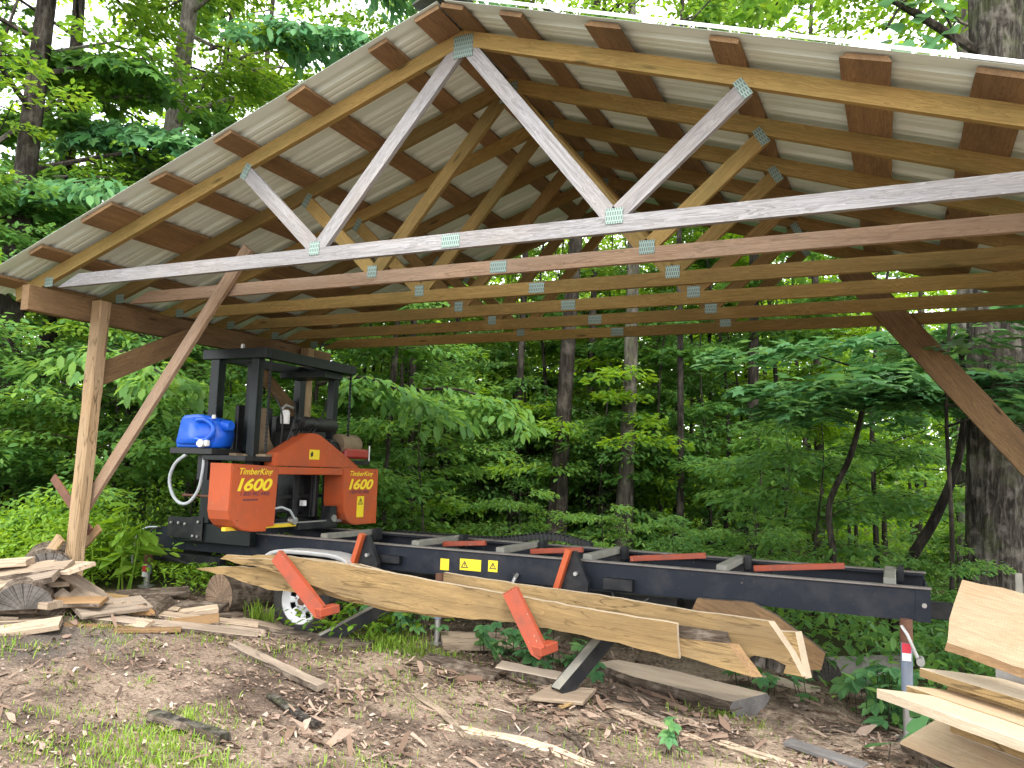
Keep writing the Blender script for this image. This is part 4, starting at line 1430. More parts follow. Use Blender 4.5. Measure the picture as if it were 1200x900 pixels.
loose('bark_slab', 'flat grey bark slab beside the small jack leg', (-5.60, 4.62, .43), (-5.25, 5.04, .445), .18, .035, ['bark_log', 'bark_log'], 'bark', GP, (.05, -.1, 1), .016, 8)
loose('offcut_board', 'yellow offcut lying behind the wide flat board', (-5.498, 4.288, .476), (-5.30, 4.484, .435), .11, .022, ['fresh', 'pale'], 'board', GP, (.1, -.2, 1), .008, 4)
loose('offcut_board', 'brown board lying flat on the soil below the wide flat board', (-5.102, 3.823, .375), (-4.864, 4.13, .345), .12, .04, ['rough_brown', 'bark_log'], 'board', GP, (0, 0, 1), .012, 6)
loose('offcut_board', 'dark board end showing under the long narrow plank', (-4.85, 4.02, .34), (-4.55, 4.32, .33), .16, .03, ['rough_brown', 'bark_log'], 'board', GP, (0, 0, 1), .012, 6)
loose('offcut_slab', 'tan slab end with bark beside the cut log', (-4.62, 4.56, .30), (-4.16, 4.74, .262), .20, .065, ['pale', 'bark_log'], 'slab', GP, (0, -.12, 1), .016, 10, .03, 0, 0, (.3, -.4))
loose('offcut_slab', 'flat grey slab between the cut log and the wheel', (-4.60, 4.86, .31), (-4.18, 5.05, .235), .17, .05, PL, 'slab', GP, (0, 0, 1), .014, 8, .015)
loose('offcut_slab', 'mossy brown slab lying in front of the wheel', (-4.12, 4.83, .265), (-3.40, 4.99, .235), .18, .045, ['bark_log', 'bark_log'], 'slab', None, (0, 0, 1), .016, 10)
loose('split_stick', 'long pale split stick lying alone on the bare soil', (-4.06, 4.30, .285), (-3.06, 4.0, .215), .085, .035, ['pale', 'bark_log'], 'stick', None, (0, -.2, 1), .016, 16, .01)
loose('bark_slab', 'dark bark slab lying beside the bright grass', (-3.41, 3.09, .235), (-2.88, 3.05, .215), .085, .04, ['bark_big', 'bark_log'], 'bark', None, (0, 0, 1), .02, 12, .01)
loose('bark_slab', 'flat dark bark strip on bare soil below the long split stick', (-3.2, 3.72, .20), (-2.70, 3.50, .18), .05, .02, ['bark_big', 'bark_log'], 'bark', None, (0, 0, 1), .016, 10)
loose('bark_slab', 'grey curved bark slab in front of the round blue jack', (-2.93, 4.95, .215), (-2.34, 4.88, .185), .15, .045, ['bark_log', 'bark_log'], 'bark', None, (0, -.25, 1), .02, 12, .02)
loose('offcut_slab', 'pale grey slab lying just behind the black loader ramp foot', (-2.40, 5.02, .215), (-1.95, 5.02, .20), .14, .06, ['dusty', 'bark_log'], 'slab', None, (0, -.25, 1), .012, 8, .02)
loose('offcut_board', 'squarish brown offcut in front of the black loader ramp foot', (-1.97, 4.73, .165), (-1.69, 4.82, .155), .24, .022, ['old_slab', 'old_slab'], 'board', None, (.05, -.1, 1), .014, 6, 0, None, 0, (.5, .3))
loose('offcut_board', 'small tan stick under the squarish offcut', (-1.80, 4.62, .125), (-1.72, 4.75, .15), .035, .015, ['fresh', 'pale'], 'stick', None, (0, 0, 1), .004, 3)
loose('offcut_board', 'grey flat board behind the creeper, by the round blue jack', (-3.06, 5.40, .235), (-2.60, 5.72, .23), .34, .03, ['old_slab', 'old_slab'], 'board', None, (0, -.15, 1), .012, 6, 0)
loose('offcut_board', 'grey sawn board lying on the soil near the lumber stack', (-.55, 4.86, .075), (-.15, 4.70, .06), .085, .025, ['endgrey', 'endgrey'], 'board', None, (0, -.1, 1), .01, 8, 0)
loose('offcut_board', 'tan strip lying below the slab ends, beside the creeper', (-.98, 6.30, .09), (-.50, 6.12, .075), .12, .03, ['dusty', 'bark_log'], 'stick', None, (0, 0, 1), .012, 6)
rsp = random.Random(5)
for k, (x, y, z, a, ln_, mt_) in enumerate([(-5.75, 3.62, .60, .55, .8, 'old_slab'), (-5.95, 3.85, .68, .3, .9, 'old_slab'), (-5.55, 3.80, .62, .9, .6, 'old_slab'), (-5.35, 3.72, .52, .1, .5, 'old_slab'), (-5.62, 3.45, .42, .75, .7, 'old_slab'), (-5.50, 4.05, .70, -.25, .7, 'old_slab'), (-5.22, 3.92, .50, .5, .5, 'rough_brown'), (-4.98, 4.10, .37, .2, .6, 'old_slab'), (-4.72, 4.42, .325, .75, .6, 'rough_brown'), (-5.28, 4.30, .44, -.4, .6, 'old_slab'), (-6.0, 3.45, .55, .4, .7, 'old_slab'), (-4.75, 4.75, .33, 1.0, .5, 'bark_log'), (-5.15, 4.45, .40, .6, .6, 'old_slab'), (-4.9, 4.62, .36, .9, .55, 'old_slab'), (-5.0, 4.85, .36, .3, .5, 'bark_log'), (-5.45, 3.55, .48, 1.0, .5, 'bark_log'), (-5.85, 3.72, .73, .6, .6, 'old_slab')]):
    d_ = Vector((math.cos(a), math.sin(a), rsp.uniform(-.10, .14)))
    c_ = Vector((x, y, z))
    loose('offcut_board', {'old_slab': 'weathered grey offcut lying among the other pieces of the slab pile', 'rough_brown': 'dark brown offcut lying among the other pieces of the slab pile', 'bark_log': 'bark covered offcut lying among the other pieces of the slab pile'}[mt_], c_ - d_ * ln_ / 2, c_ + d_ * ln_ / 2, rsp.uniform(.09, .2), rsp.uniform(.025, .05), [mt_, 'bark_log'], 'board', GP, (rsp.uniform(-.3, .3), rsp.uniform(-.4, .1), 1), .014, 8, rsp.choice([0, .012]))
# thick bark-edged slab
m, ln = frame((-1.80, 5.60, .185), (-.82, 5.34, .155), (0, -.03, 1))
mb = MB()
sec = [(-.17, -.005), (-.20, -.035), (-.17, -.085), (-.08, -.115), (.06, -.115), (.16, -.08), (.19, -.035), (.16, -.005)]
ns = 20
vs = []
for i in range(ns + 1):
    t = i / ns
    tp = (.62 + .38 * min(1, t * 4)) * (1 - .12 * max(0, t - .8) * 5 * .4)
    for (y, z) in sec:
        jj = 1 + .08 * mnoise.noise((t * 9, y * 9, z * 9))
        vs.append((t * ln + (.05 * y / .2 if i == ns else (-.35 * abs(y - .1) if i == 0 else 0)), y * tp * jj, (z * jj if z < -.01 else z)))
nsec = len(sec)
fs, mi = [], []
for i in range(ns):
    for k in range(nsec):
        fs.append((i * nsec + k, i * nsec + (k + 1) % nsec, (i + 1) * nsec + (k + 1) % nsec, (i + 1) * nsec + k))
        mi.append(0 if k == nsec - 1 else 1)
fs += [tuple(range(nsec)), tuple(range(ns * nsec, ns * nsec + nsec))]
mi += [2, 2]
mb.add(vs, fs, mi)
tag(mb.build('bark_edged_slab', ['dusty', 'bark_log', 'endgrey'], None, False, m), 'thick bark sided slab with sawdust on its flat top, lying on the soil', 'slab', None, 'thing')


def half_round(name, label, p0, p1, r, mats, flat=True, group=None, cat='slab', up=(0, 0, 1), sq=1.0):
    m, ln = frame(p0, p1, up)
    mb = MB()
    n = 14
    ns = 8
    vs = []
    for i in range(ns + 1):
        x = ln * i / ns
        for k in range(n + 1):
            a = math.pi * k / n
            rr = r * (1 + .06 * mnoise.noise((x * 6, a * 2, r * 40)))
            vs.append((x, math.cos(a) * rr, math.sin(a) * rr * sq))
    q = n + 1
    fs, mi = [], []
    for i in range(ns):
        for k in range(n):
            fs.append((i * q + k, i * q + k + 1, (i + 1) * q + k + 1, (i + 1) * q + k))
            mi.append(0)
        fs.append((i * q, i * q + n, (i + 1) * q + n, (i + 1) * q))
        mi.append(2)
    fs += [tuple(range(n, -1, -1)), tuple(range(ns * q, ns * q + q))]
    mi += [1, 1]
    mb.add(vs, fs, mi)
    o = mb.build(name, mats, None, True, m)
    return tag(o, label, cat, group, 'thing')


half_round('half_round_slab', 'half-round slab with a cracked grey end at the front of the pile', (-5.24, 3.60, .475), (-5.85, 4.08, .49), .185, ['bark_log', 'end_grey', 'old_slab'], True, GP, 'slab', (.1, -.1, 1), .9)
half_round('half_round_slab', 'big round slab with a cracked face behind the top of the pile', (-5.62, 4.02, .60), (-6.2, 4.5, .62), .21, ['bark_log', 'end_grey', 'old_slab'], True, GP, 'slab', (.1, -.1, 1), .9)
half_round('half_round_slab', 'small brown half-round offcut lying behind the wide flat board', (-4.93, 4.27, .375), (-5.10, 4.60, .395), .125, ['bark_log', 'end_fresh', 'old_slab'], True, GP, 'slab', (0, 0, 1), .6)
half_round('half_round_slab', 'grey half log behind the creeper at the end of the sawmill', (-.45, 6.45, G(-.45, 6.45)), (.02, 6.95, G(0, 6.9) + .02), .16, ['stone', 'end_grey', 'old_slab'], True, None, 'log', (0, 0, 1), 1.15)
# the cut log under the slab tips
lg = thing('cut_log', 'cut log with its sawn end showing, in front of the trailer wheel', 'log', (-4.98, 5.13, .40))
m, ln = frame((-4.985, 5.10, .405), (-4.90, 5.75, .40))
mb = MB()
n, ns = 28, 12
vs = []
for i in range(ns + 1):
    for k in range(n):
        a = 2 * math.pi * k / n
        rr = .172 * (1 + .035 * mnoise.noise((math.cos(a) * 1.5, math.sin(a) * 1.5, i * .3)) + .03 * mnoise.noise((math.cos(a) * 6, math.sin(a) * 6, i * 1.2)))
        vs.append((ln * i / ns, math.cos(a) * rr, math.sin(a) * rr))
fs = [(i * n + k, i * n + (k + 1) % n, (i + 1) * n + (k + 1) % n, (i + 1) * n + k) for i in range(ns) for k in range(n)]
mb.add(vs, fs, 0)
mb.build('log_bark', 'bark_log', lg, True, m)
mb = MB()
mb.add([(-.003, v_[1] * .985, v_[2] * .985) for v_ in vs[:n]], [tuple(range(n))], 0)
mb.build('sawn_end', 'end_log', lg, False, m)

# ------------------------------------------------------------------ lumber stack near the camera
E1 = Vector((.715, -.70, 0))
E2 = Vector((.70, .715, 0))
SG = 'boards in the lumber stack'


def stack_board(name, label, tip, ln, w_, t_, mats, tipcut=.5, tilt=.0, off=0.0, drop=-.012, cat='board'):
    """tip = near left corner of the top face; board runs along E1, width along E2"""
    tip = Vector(tip)
    d = (E1 + Vector((0, 0, drop))).normalized()
    m, _ = frame(tip, tip + d, Vector((0, 0, 1)) + E2 * tilt)
    # local y = left-of-x seen from above = E2 side
    mb = MB()
    pts = [(tipcut * w_, w_), (tipcut * .45 * w_, w_ * .55), (0, w_ * .06), (.01, 0)]
    k = 14
    for i in range(1, k + 1):
        pts.append((ln * i / k, .007 * mnoise.noise((i * .9, tip.x * 30, 1))))
    for i in range(k, 0, -1):
        pts.append((max(ln * i / k, tipcut * w_ + .02), w_ + .007 * mnoise.noise((i * .9, tip.x * 30, 7))))
    mb.prism(pts, -t_, 0, 0, 'z', 1)
    return tag(mb.build(name, mats, None, False, m), label, cat, SG, 'thing')


stack_board('sawn_board', 'whitish board with its pointed end jutting furthest out of the lumber stack', (-.085, 3.93, .617), 1.5, .17, .036, ['pale_new', 'pale_new'], .9)
stack_board('sawn_board', 'tan board just behind the jutting whitish board in the lumber stack', (.03, 4.05, .62), 1.5, .20, .040, ['pale_saw', 'fresh'], .9)
stack_board('sawn_board', 'topmost flat board of the lumber stack, pale with a tapered end', (.085, 4.12, .688), 1.5, .22, .036, ['pale_new', 'fresh'], 1.0)
stack_board('sawn_board', 'yellowish board directly under the topmost flat board', (.19, 4.10, .650), 1.4, .22, .036, ['fresh', 'fresh'], .6)
stack_board('sawn_board', 'yellow edged board below the jutting whitish board', (.20, 4.14, .475), 1.3, .22, .045, ['fresh', 'fresh'], .5)
stack_board('sawn_board', 'short brown spacer board inside the lumber stack', (.36, 4.04, .61), .9, .16, .036, ['fresh', 'fresh'], .0)
o = stack_board('sawn_board', 'wide brown board tilted towards the viewer at the bottom of the lumber stack', (.0, 4.15, .345), 1.3, .36, .04, ['pale_saw', 'bark_log'], .1, -.45)
# broad slab standing on edge on the stack
zc = Vector((.19, 4.0, .80))
d = (E1 + Vector((0, 0, -.075))).normalized()
m, _ = frame(zc, zc + d, Vector((0, 0, 1)) + E2 * .22)
mb = MB()
pts = [(0, 0), (.0, .05), (-.012, .13), (-.004, .20), (.012, .305)]
for i in range(1, 15):
    pts.append((i * .1, .305 + .004 * i * .4 + .006 * mnoise.noise((i * .8, 3, 3))))
for i in range(14, 0, -1):
    pts.append((i * .1, .0 + .010 * mnoise.noise((i * .7, 8, 3))))
mb.prism(pts, 0, .05, 0, 'y', 1)
bp = [(-.002 + i * .1, -.004 + .006 * mnoise.noise((i * .7, 8, 3))) for i in range(15)] + [(i * .1, .030 + .012 * mnoise.noise((i * .9, 18, 3))) for i in range(14, -1, -1)]
be = MB().prism(bp, -.003, .053, 0, 'y')
broad = tag(mb.build('broad_slab', ['pale_saw', 'pale'], None, False, m), 'broad pale slab standing on edge on the lumber stack, saw marks across its face', 'slab', SG, 'thing')
be.build('bark_edge', 'rough_brown', broad, False, m)
def block(name, label, c_, sx_, sy_, sz_, mat, rz=0.0, cat='block'):
    mm = Matrix.Translation(Vector(c_)) @ Matrix.Rotation(rz, 4, 'Z')
    mb = MB()
    mb.box(-sx_ / 2, -sy_ / 2, 0, sx_ / 2, sy_ / 2, sz_, 0, .008)
    return tag(mb.build(name, mat, None, False, mm), label, cat)


rz_ = math.atan2(E1.y, E1.x)
block('concrete_block', 'grey concrete block under the lumber stack, near its pointed ends', (.42, 4.10, G(.4, 4.1)), .36, .19, .43 - G(.4, 4.1), 'concrete', rz_)
block('timber_block', 'dark timber block under the middle of the lumber stack', (.72, 3.82, G(.7, 3.8)), .36, .2, .428 - G(.7, 3.8), 'rough_brown', rz_)
block('concrete_block', 'grey block holding up the broad slab at the back of the stack', (.50, 4.22, .44), .16, .16, .36, 'concrete', rz_)
block('timber_block', 'small timber block between the lower boards of the stack', (.62, 3.72, .478), .22, .12, .095, 'rough_brown', rz_)
tag(MB().box(.555, 4.90, -.02, .585, 4.925, 1.06, 0, .002).build('metal_stake', 'bunk'), 'thin grey metal stake standing behind the broad slab', 'stake')

# ------------------------------------------------------------------ leaves
def leaf_template(kind):
    if kind == 'oval':
        v = [(0, 0, 0), (.28, .2, .05), (.68, .2, .04), (1, 0, -.06), (.68, -.2, .04), (.28, -.2, .05)]
        f = [(0, 1, 2, 3), (0, 3, 4, 5)]
    elif kind == 'lance':
        v = [(0, 0, 0), (.3, .13, .04), (.65, .12, .02), (1, 0, -.1), (.65, -.12, .02), (.3, -.13, .04)]
        f = [(0, 1, 2, 3), (0, 3, 4, 5)]
    elif kind == 'maple':
        h = [(.0, .0, 0), (-.06, .24, .02), (.14, .5, .0), (.30, .26, .04), (.62, .52, -.02), (.62, .2, .04), (1, 0, -.06)]
        v = h + [(a, -b, c_) for a, b, c_ in h[1:-1]]
        f = [(0, 1, 2, 3, 4, 5, 6), (0, 6, 11, 10, 9, 8, 7)]
    elif kind == 'rhomb':
        v = [(0, 0, 0), (.45, .25, .03), (1, 0, -.05), (.45, -.25, .03)]
        f = [(0, 1, 2), (0, 2, 3)]
    elif kind == 'heart':
        h = [(.08, 0, .0), (-.06, .22, .02), (.08, .42, .02), (.35, .42, .03), (.7, .22, .0), (1, 0, -.08)]
        v = h + [(a, -b, c_) for a, b, c_ in h[1:-1]]
        f = [(0, 1, 2, 3, 4, 5), (0, 5, 9, 8, 7, 6)]
    return np.array(v, float), [np.array(q, int) for q in f]


def leaf_geo(kind, pos, yaw, pitch, roll, size):
    """pitch: droop angle of the leaf axis below horizontal"""
    V, F = leaf_template(kind)
    n = len(pos)
    cy, sy, cp, sp = np.cos(yaw), np.sin(yaw), np.cos(pitch), np.sin(pitch)
    d = np.stack([cy * cp, sy * cp, -sp], 1)
    s0 = np.stack([-sy, cy, np.zeros(n)], 1)
    u0 = np.cross(d, s0)
    cr_, sr = np.cos(roll)[:, None], np.sin(roll)[:, None]
    s = s0 * cr_ + u0 * sr
    u = u0 * cr_ - s0 * sr
    P = pos[:, None, :] + size[:, None, None] * (V[None, :, 0:1] * d[:, None, :] + V[None, :, 1:2] * s[:, None, :] + V[None, :, 2:3] * u[:, None, :])
    nv = len(V)
    off = (np.arange(n) * nv)[:, None]
    faces = [off + f[None, :] for f in F]
    return P.reshape(-1, 3), faces


def leaf_obj(name, kind, pos, yaw, pitch, roll, size, mat, parent=None, world=None):
    V, F = leaf_geo(kind, pos, yaw, pitch, roll, size)
    return sheet_obj(name, V, F, mat, parent, False, world)


def sprays(c_, yaw, length, width, nleaf, size, droop=.25, rs=rng, pitch0=.25, tilt=.35):
    """flat layered twigs of leaves; returns leaf arrays"""
    m_ = len(c_)
    t = rs.uniform(0, 1, (m_, nleaf)) ** .8
    wprof = np.sin(np.pi * np.clip(t * .9 + .1, 0, 1)) ** .6
    lat = rs.uniform(-1, 1, (m_, nleaf)) * wprof
    Lx = length[:, None] * t
    Ly = width[:, None] * lat
    z = -droop * length[:, None] * (t ** 2) - .2 * droop * np.abs(Ly) + rs.normal(0, .035, (m_, nleaf))
    cy, sy = np.cos(yaw)[:, None], np.sin(yaw)[:, None]
    px = c_[:, 0:1] + cy * Lx - sy * Ly
    py = c_[:, 1:2] + sy * Lx + cy * Ly
    pz = c_[:, 2:3] + z
    ly = yaw[:, None] + np.sign(lat) * rs.uniform(.2, 1.2, lat.shape) + rs.normal(0, .3, lat.shape)
    pos = np.stack([px, py, pz], 2).reshape(-1, 3)
    n = m_ * nleaf
    return pos, ly.ravel(), pitch0 + rs.normal(0, tilt, n), rs.normal(0, tilt, n), size * rs.uniform(.65, 1.2, n)


def grow(seed, h, r, lean, z0, z1, crad, nlimb, nspray, nleaf, size, kind, droop=.25, bend=.15, up=.35, azr=None, sl=1.0):
    """skeleton + leaves of one tree around the origin: trunk MB, limb MB, leaf arrays"""
    rs = np.random.default_rng(seed)
    tr = MB()
    npt = 9
    pts, rad = [], []
    ph = rs.uniform(0, 20, 2)
    for i in range(npt):
        t = i / (npt - 1)
        pts.append((lean[0] * t * h + bend * h * .08 * math.sin(ph[0] + t * 5) * t, lean[1] * t * h + bend * h * .08 * math.sin(ph[1] + t * 4) * t, t * h - .15))
        rad.append(r * (1 - .72 * t) * (1.35 if i == 0 else 1))
    tr.tube(pts, rad, 10)
    lb = MB()
    C_, Yw, Ln = [], [], []
    PT_ = [Vector(p) for p in pts]
    per = max(1, nspray // nlimb)
    for i in range(nlimb):
        zz = z0 + (z1 - z0) * (i + rs.uniform(0, 1)) / nlimb
        t = min(.97, zz / h)
        k = min(npt - 2, int(t * (npt - 1)))
        f = t * (npt - 1) - k
        p = PT_[k].lerp(PT_[k + 1], f)
        az = rs.uniform(0, 2 * math.pi) if azr is None else rs.uniform(*azr)
        ln_ = crad * rs.uniform(.6, 1.1) * (1 - .45 * max(0, (zz - z0) / (z1 - z0 + 1e-6) - .5))
        e = up * rs.uniform(.2, 1.2)
        mid = p + Vector((math.cos(az) * ln_ * .5, math.sin(az) * ln_ * .5, ln_ * e * .6))
        end = p + Vector((math.cos(az + .2) * ln_, math.sin(az + .2) * ln_, ln_ * e * .75))
        rl = max(.006, r * .28 * (1 - t * .5))
        lb.tube([p, mid, end], [rl, rl * .6, rl * .2], 5)
        for j in range(per):
            tt = rs.uniform(.25, 1)
            q = (p.lerp(mid, tt * 2) if tt < .5 else mid.lerp(end, tt * 2 - 1))
            ya = az + rs.normal(0, .75)
            sl_ = sl * rs.uniform(.5, 1.1) * (.55 + .12 * crad)
            C_.append(q)
            Yw.append(ya)
            Ln.append(sl_)
            e2 = q + Vector((math.cos(ya) * sl_ * .8, math.sin(ya) * sl_ * .8, -droop * sl_ * .5))
            lb.tube([q, e2], [max(.004, rl * .3), .002], 3, 0, False)
    C_ = np.array([tuple(c_) for c_ in C_])
    Yw, Ln = np.array(Yw), np.array(Ln)
    leaves = sprays(C_, Yw, Ln, Ln * .45, nleaf, size, droop, rs)
    return tr, lb, (kind, leaves)


def tree_meshes(tag_, bm_, lm, args, kw):
    tr, lb, (kind, lv) = grow(*args, **kw)
    t_me = tr.mesh('trunk', bm_, True)
    l_me = lb.mesh('limbs', bm_, False)
    V, F = leaf_geo(kind, *lv)
    o = sheet_obj('crown', V, F, lm)
    c_me = o.data
    bpy.data.objects.remove(o)
    WORLD.clear() if False else None
    return (t_me, l_me, c_me)


def plant_tree(name, label, cat, group, meshes, x, y, rz=0.0, s=1.0, dz=0.0):
    root = bpy.data.objects.new(name, None)
    root.empty_display_size = .2
    col.objects.link(root)
    if group and group != 'tall trees round the shed':
        q = x / max(y, .1)
        wh = 'beyond the left post and slab pile' if q < -1.02 else 'behind the saw head' if q < -.68 else 'behind the left half of the saw bed' if q < -.42 else 'behind the right half of the saw bed' if q < -.12 else 'behind the right end of the saw bed'
        fr = math.hypot(x, y)
        label = label + (', close ' if fr < 12 else ', farther off ' if fr < 17 else ', far off ') + wh
    Wm = Matrix.Translation((x, y, float(gz(x, y, False)) + dz)) @ Matrix.Rotation(rz, 4, 'Z') @ Matrix.Scale(s, 4)
    put(root, None, Wm)
    tag(root, label, cat, group)
    for nm, me in zip(('trunk', 'limbs', 'crown'), meshes):
        c_ = bpy.data.objects.new(nm, me)
        col.objects.link(c_)
        c_.parent = root
        WORLD[c_] = Wm
    return root


def rho(u):
    return -math.tan(.4414 - math.atan((u - 600) / 948.19))


# tall trees whose trunks the picture tells apart: u of the trunk, distance y, radius, lean, bark, label
TALL = [
    (160, 8.6, .20, (.035, .0), 'bark_grey', 'grey barked tree standing just behind the roof slope, pale sky beside its trunk', 1),
    (42, 7.6, .15, (.02, .0), 'bark_dark', 'dark trunked maple at the edge of the picture beside the pale sky gap', 2),
    (4, 6.1, .17, (.0, .0), 'bark_dark', 'dark tree trunk at the outer edge of the wood, level with the roof eave', 3),
    (-70, 6.6, .2, (.0, .0), 'bark_grey', 'outermost grey tree beyond the slab pile', 4),
    (655, 11.4, .135, (.045, .0), 'bark_dark', 'thick dark trunk leaning slightly, directly behind the middle of the sawmill', 1),
    (604, 11.9, .07, (.01, .0), 'bark_dark', 'slim dark trunk beside the thick leaning trunk behind the mill', 5),
    (733, 11.6, .125, (.012, .0), 'bark_mid', 'smooth grey trunk behind the mill, next to the thick leaning dark one', 2),
    (882, 13.5, .1, (.0, .0), 'bark_dark', 'dark trunk showing high up below the roof against bright leaves', 4),
    (1138, 13.0, .17, (.0, .0), 'bark_grey', 'pale grey trunk partly hidden behind the largest trunk', 5),
    (490, 11.6, .07, (-.03, .0), 'bark_dark', 'slender trunk just beyond the far blade cover', 3),
    (525, 12.6, .06, (.03, .0), 'bark_dark', 'thin dark trunk between the slender trunk and the slim dark one', 4),
    (452, 11.0, .06, (.06, .0), 'bark_dark', 'leaning thin trunk close beside the far blade cover', 5),
    (800, 12.0, .055, (.0, .0), 'bark_dark', 'distant thin trunk between the smooth grey and the high dark trunk', 3),
    (300, 12.5, .13, (-.02, .0), 'bark_dark', 'dark trunk seen through the saw mast', 2),
    (232, 10.5, .11, (.02, .0), 'bark_dark', 'dark trunk standing behind the blue jug', 5),
    (960, 20.0, .12, (.0, .0), 'bark_dark', 'far trunk above the right part of the saw bed', 4),
    (1230, 12.0, .18, (.0, .0), 'bark_grey', 'grey tree past the largest trunk, outside the roof', 1),
    (694, 13.0, .07, (.0, .0), 'bark_dark', 'far dark trunk between the thick leaning trunk and the smooth grey one', 3),
]
VAR = {}
for vi, (h, z0, z1, cr_, nl, ns_, nlf, sz, kd) in {
    1: (15, 3.8, 14, 3.2, 22, 180, 56, .125, 'oval'),
    2: (13, 2.6, 12.5, 3.0, 22, 180, 52, .14, 'maple'),
    3: (14, 3.2, 13.5, 2.8, 20, 150, 54, .125, 'oval'),
    4: (16, 4.5, 15.5, 3.2, 20, 150, 54, .135, 'oval'),
    5: (12, 2.2, 11.5, 2.5, 20, 150, 54, .115, 'oval')}.items():
    VAR[vi] = (h, z0, z1, cr_, nl, ns_, nlf, sz, kd)
crown_cache = {}
for i, (u, y, r_, lean, bk, lab, vi) in enumerate(TALL):
    h, z0, z1, cr_, nl, ns_, nlf, sz, kd = VAR[vi]
    key = (vi, bk)
    x = rho(u) * y
    far = y > 13
    lm = 'leaf_far' if far else ('leaf_maple' if kd == 'maple' else 'leaf_mid')
    if u < 250:
        z0, ns_ = z0 - .6, int(ns_ * 1.5)
    if u > 250:
        z0, ns_ = max(z0, 6.0), int(ns_ * .4)
    tr, lb, (kind, lv) = grow(100 + i, h, r_, lean, z0, z1, cr_, nl, ns_, nlf, sz, 'oval' if (far and kd == 'maple') else kd)
    me = [tr.mesh('trunk', bk, True), lb.mesh('limbs', bk)]
    V, F = leaf_geo(kind, *lv)
    o = sheet_obj('crown', V, F, lm)
    me.append(o.data)
    bpy.data.objects.remove(o)
    plant_tree('broadleaf_tree', lab, 'tree', 'tall trees round the shed', me, x, y)

# the biggest trunk, close behind the right end of the mill
big = thing('large_tree', 'largest tree, thick furrowed trunk rising behind the end of the sawmill', 'tree', (.86, 8.9, G(.86, 8.9)))
mb = MB()
n, ns = 72, 110
vs = []
for i in range(ns + 1):
    z = -.2 + 11.5 * i / ns
    base = .265 * (1 - .028 * z) * (1 + .45 * math.exp(-max(z, 0) * 2.6))
    for k in range(n):
        a = 2 * math.pi * k / n
        rg = abs(mnoise.noise((math.cos(a) * 4.2, math.sin(a) * 4.2, z * .55))) + .5 * abs(mnoise.noise((math.cos(a) * 9, math.sin(a) * 9, z * 1.7 + 9)))
        rr = base * (1 + .20 * rg - .05 + .05 * mnoise.noise((math.cos(a), math.sin(a), z * .3)))
        vs.append((.86 + math.cos(a) * rr + .02 * z, 8.9 + math.sin(a) * rr, G(.86, 8.9) + z))
fs = [(i * n + k, i * n + (k + 1) % n, (i + 1) * n + (k + 1) % n, (i + 1) * n + k) for i in range(ns) for k in range(n)]
mb.add(vs, fs)
mb.build('trunk', 'bark_big', big, True)
lb = MB()
C_, Yw, Ln = [], [], []
rs = np.random.default_rng(5)
for i in range(20):
    z = rs.uniform(4.4, 10.5)
    az = rs.uniform(0, 6.28)
    ln_ = rs.uniform(1.5, 3.6)
    p = Vector((.86 + .02 * z, 8.9, G(.86, 8.9) + z))
    mid = p + Vector((math.cos(az) * ln_ * .5, math.sin(az) * ln_ * .5, ln_ * .22))
    e = p + Vector((math.cos(az + .3) * ln_, math.sin(az + .3) * ln_, ln_ * .22))
    lb.tube([p, mid, e], [.05, .03, .01], 6)
    for j in range(8):
        tt = rs.uniform(.3, 1)
        q = p.lerp(mid, tt * 2) if tt < .5 else mid.lerp(e, tt * 2 - 1)
        C_.append(tuple(q))
        Yw.append(az + rs.normal(0, .8))
        Ln.append(rs.uniform(.7, 1.3))
lb.build('limbs', 'bark_dark', big)
leaf_obj('crown', 'oval', *sprays(np.array(C_), np.array(Yw), np.array(Ln), np.array(Ln) * .45, 42, .15, .25, rs), 'leaf_mid', big)

# crooked small stems behind the saw bed
def crooked(name, label, pts, rads, nsp, seed, kind='maple', lm='leaf_creeper', sz=.15, L0=1.2, t0=.75, droop=.12):
    root = thing(name, label, 'small tree', pts[0], 'crooked small trees behind the saw bed')
    sp_ = smooth_pts(pts, 6)
    rr = np.interp(np.linspace(0, 1, len(sp_)), np.linspace(0, 1, len(rads)), rads)
    MB().tube(sp_, list(rr), 8).build('trunk', 'bark_dark', root, True)
    rs = np.random.default_rng(seed)
    lb = MB()
    C_, Yw, Ln = [], [], []
    for i in range(nsp):
        t = rs.uniform(t0, 1)
        p = sp_[min(len(sp_) - 1, int(t * (len(sp_) - 1)))]
        az = rs.uniform(0, 6.28)
        ln_ = L0 * rs.uniform(.5, 1.1)
        e = p + Vector((math.cos(az) * ln_ * .7, math.sin(az) * ln_ * .7, rs.uniform(-.02, .25)))
        lb.tube([p, e], [.012, .005], 4)
        for j in range(3):
            q = p.lerp(e, rs.uniform(.3, 1))
            C_.append(tuple(q))
            Yw.append(az + rs.normal(0, .6))
            Ln.append(ln_ * rs.uniform(.6, 1))
    lb.build('limbs', 'bark_dark', root)
    leaf_obj('crown', kind, *sprays(np.array(C_), np.array(Yw), np.array(Ln), np.array(Ln) * .5, 36, sz, droop, rs, .12, .2), lm, root)


def at(u, v, y):
    """direction table worked out once from the survey of the photograph, in metres"""
    d = Vector(m3.col[0]) * ((u - 600) / 948.19) - Vector(m3.col[1]) * ((v - 450) / 948.19) - Vector(m3.col[2])
    return CAM + d * (y / d.y)


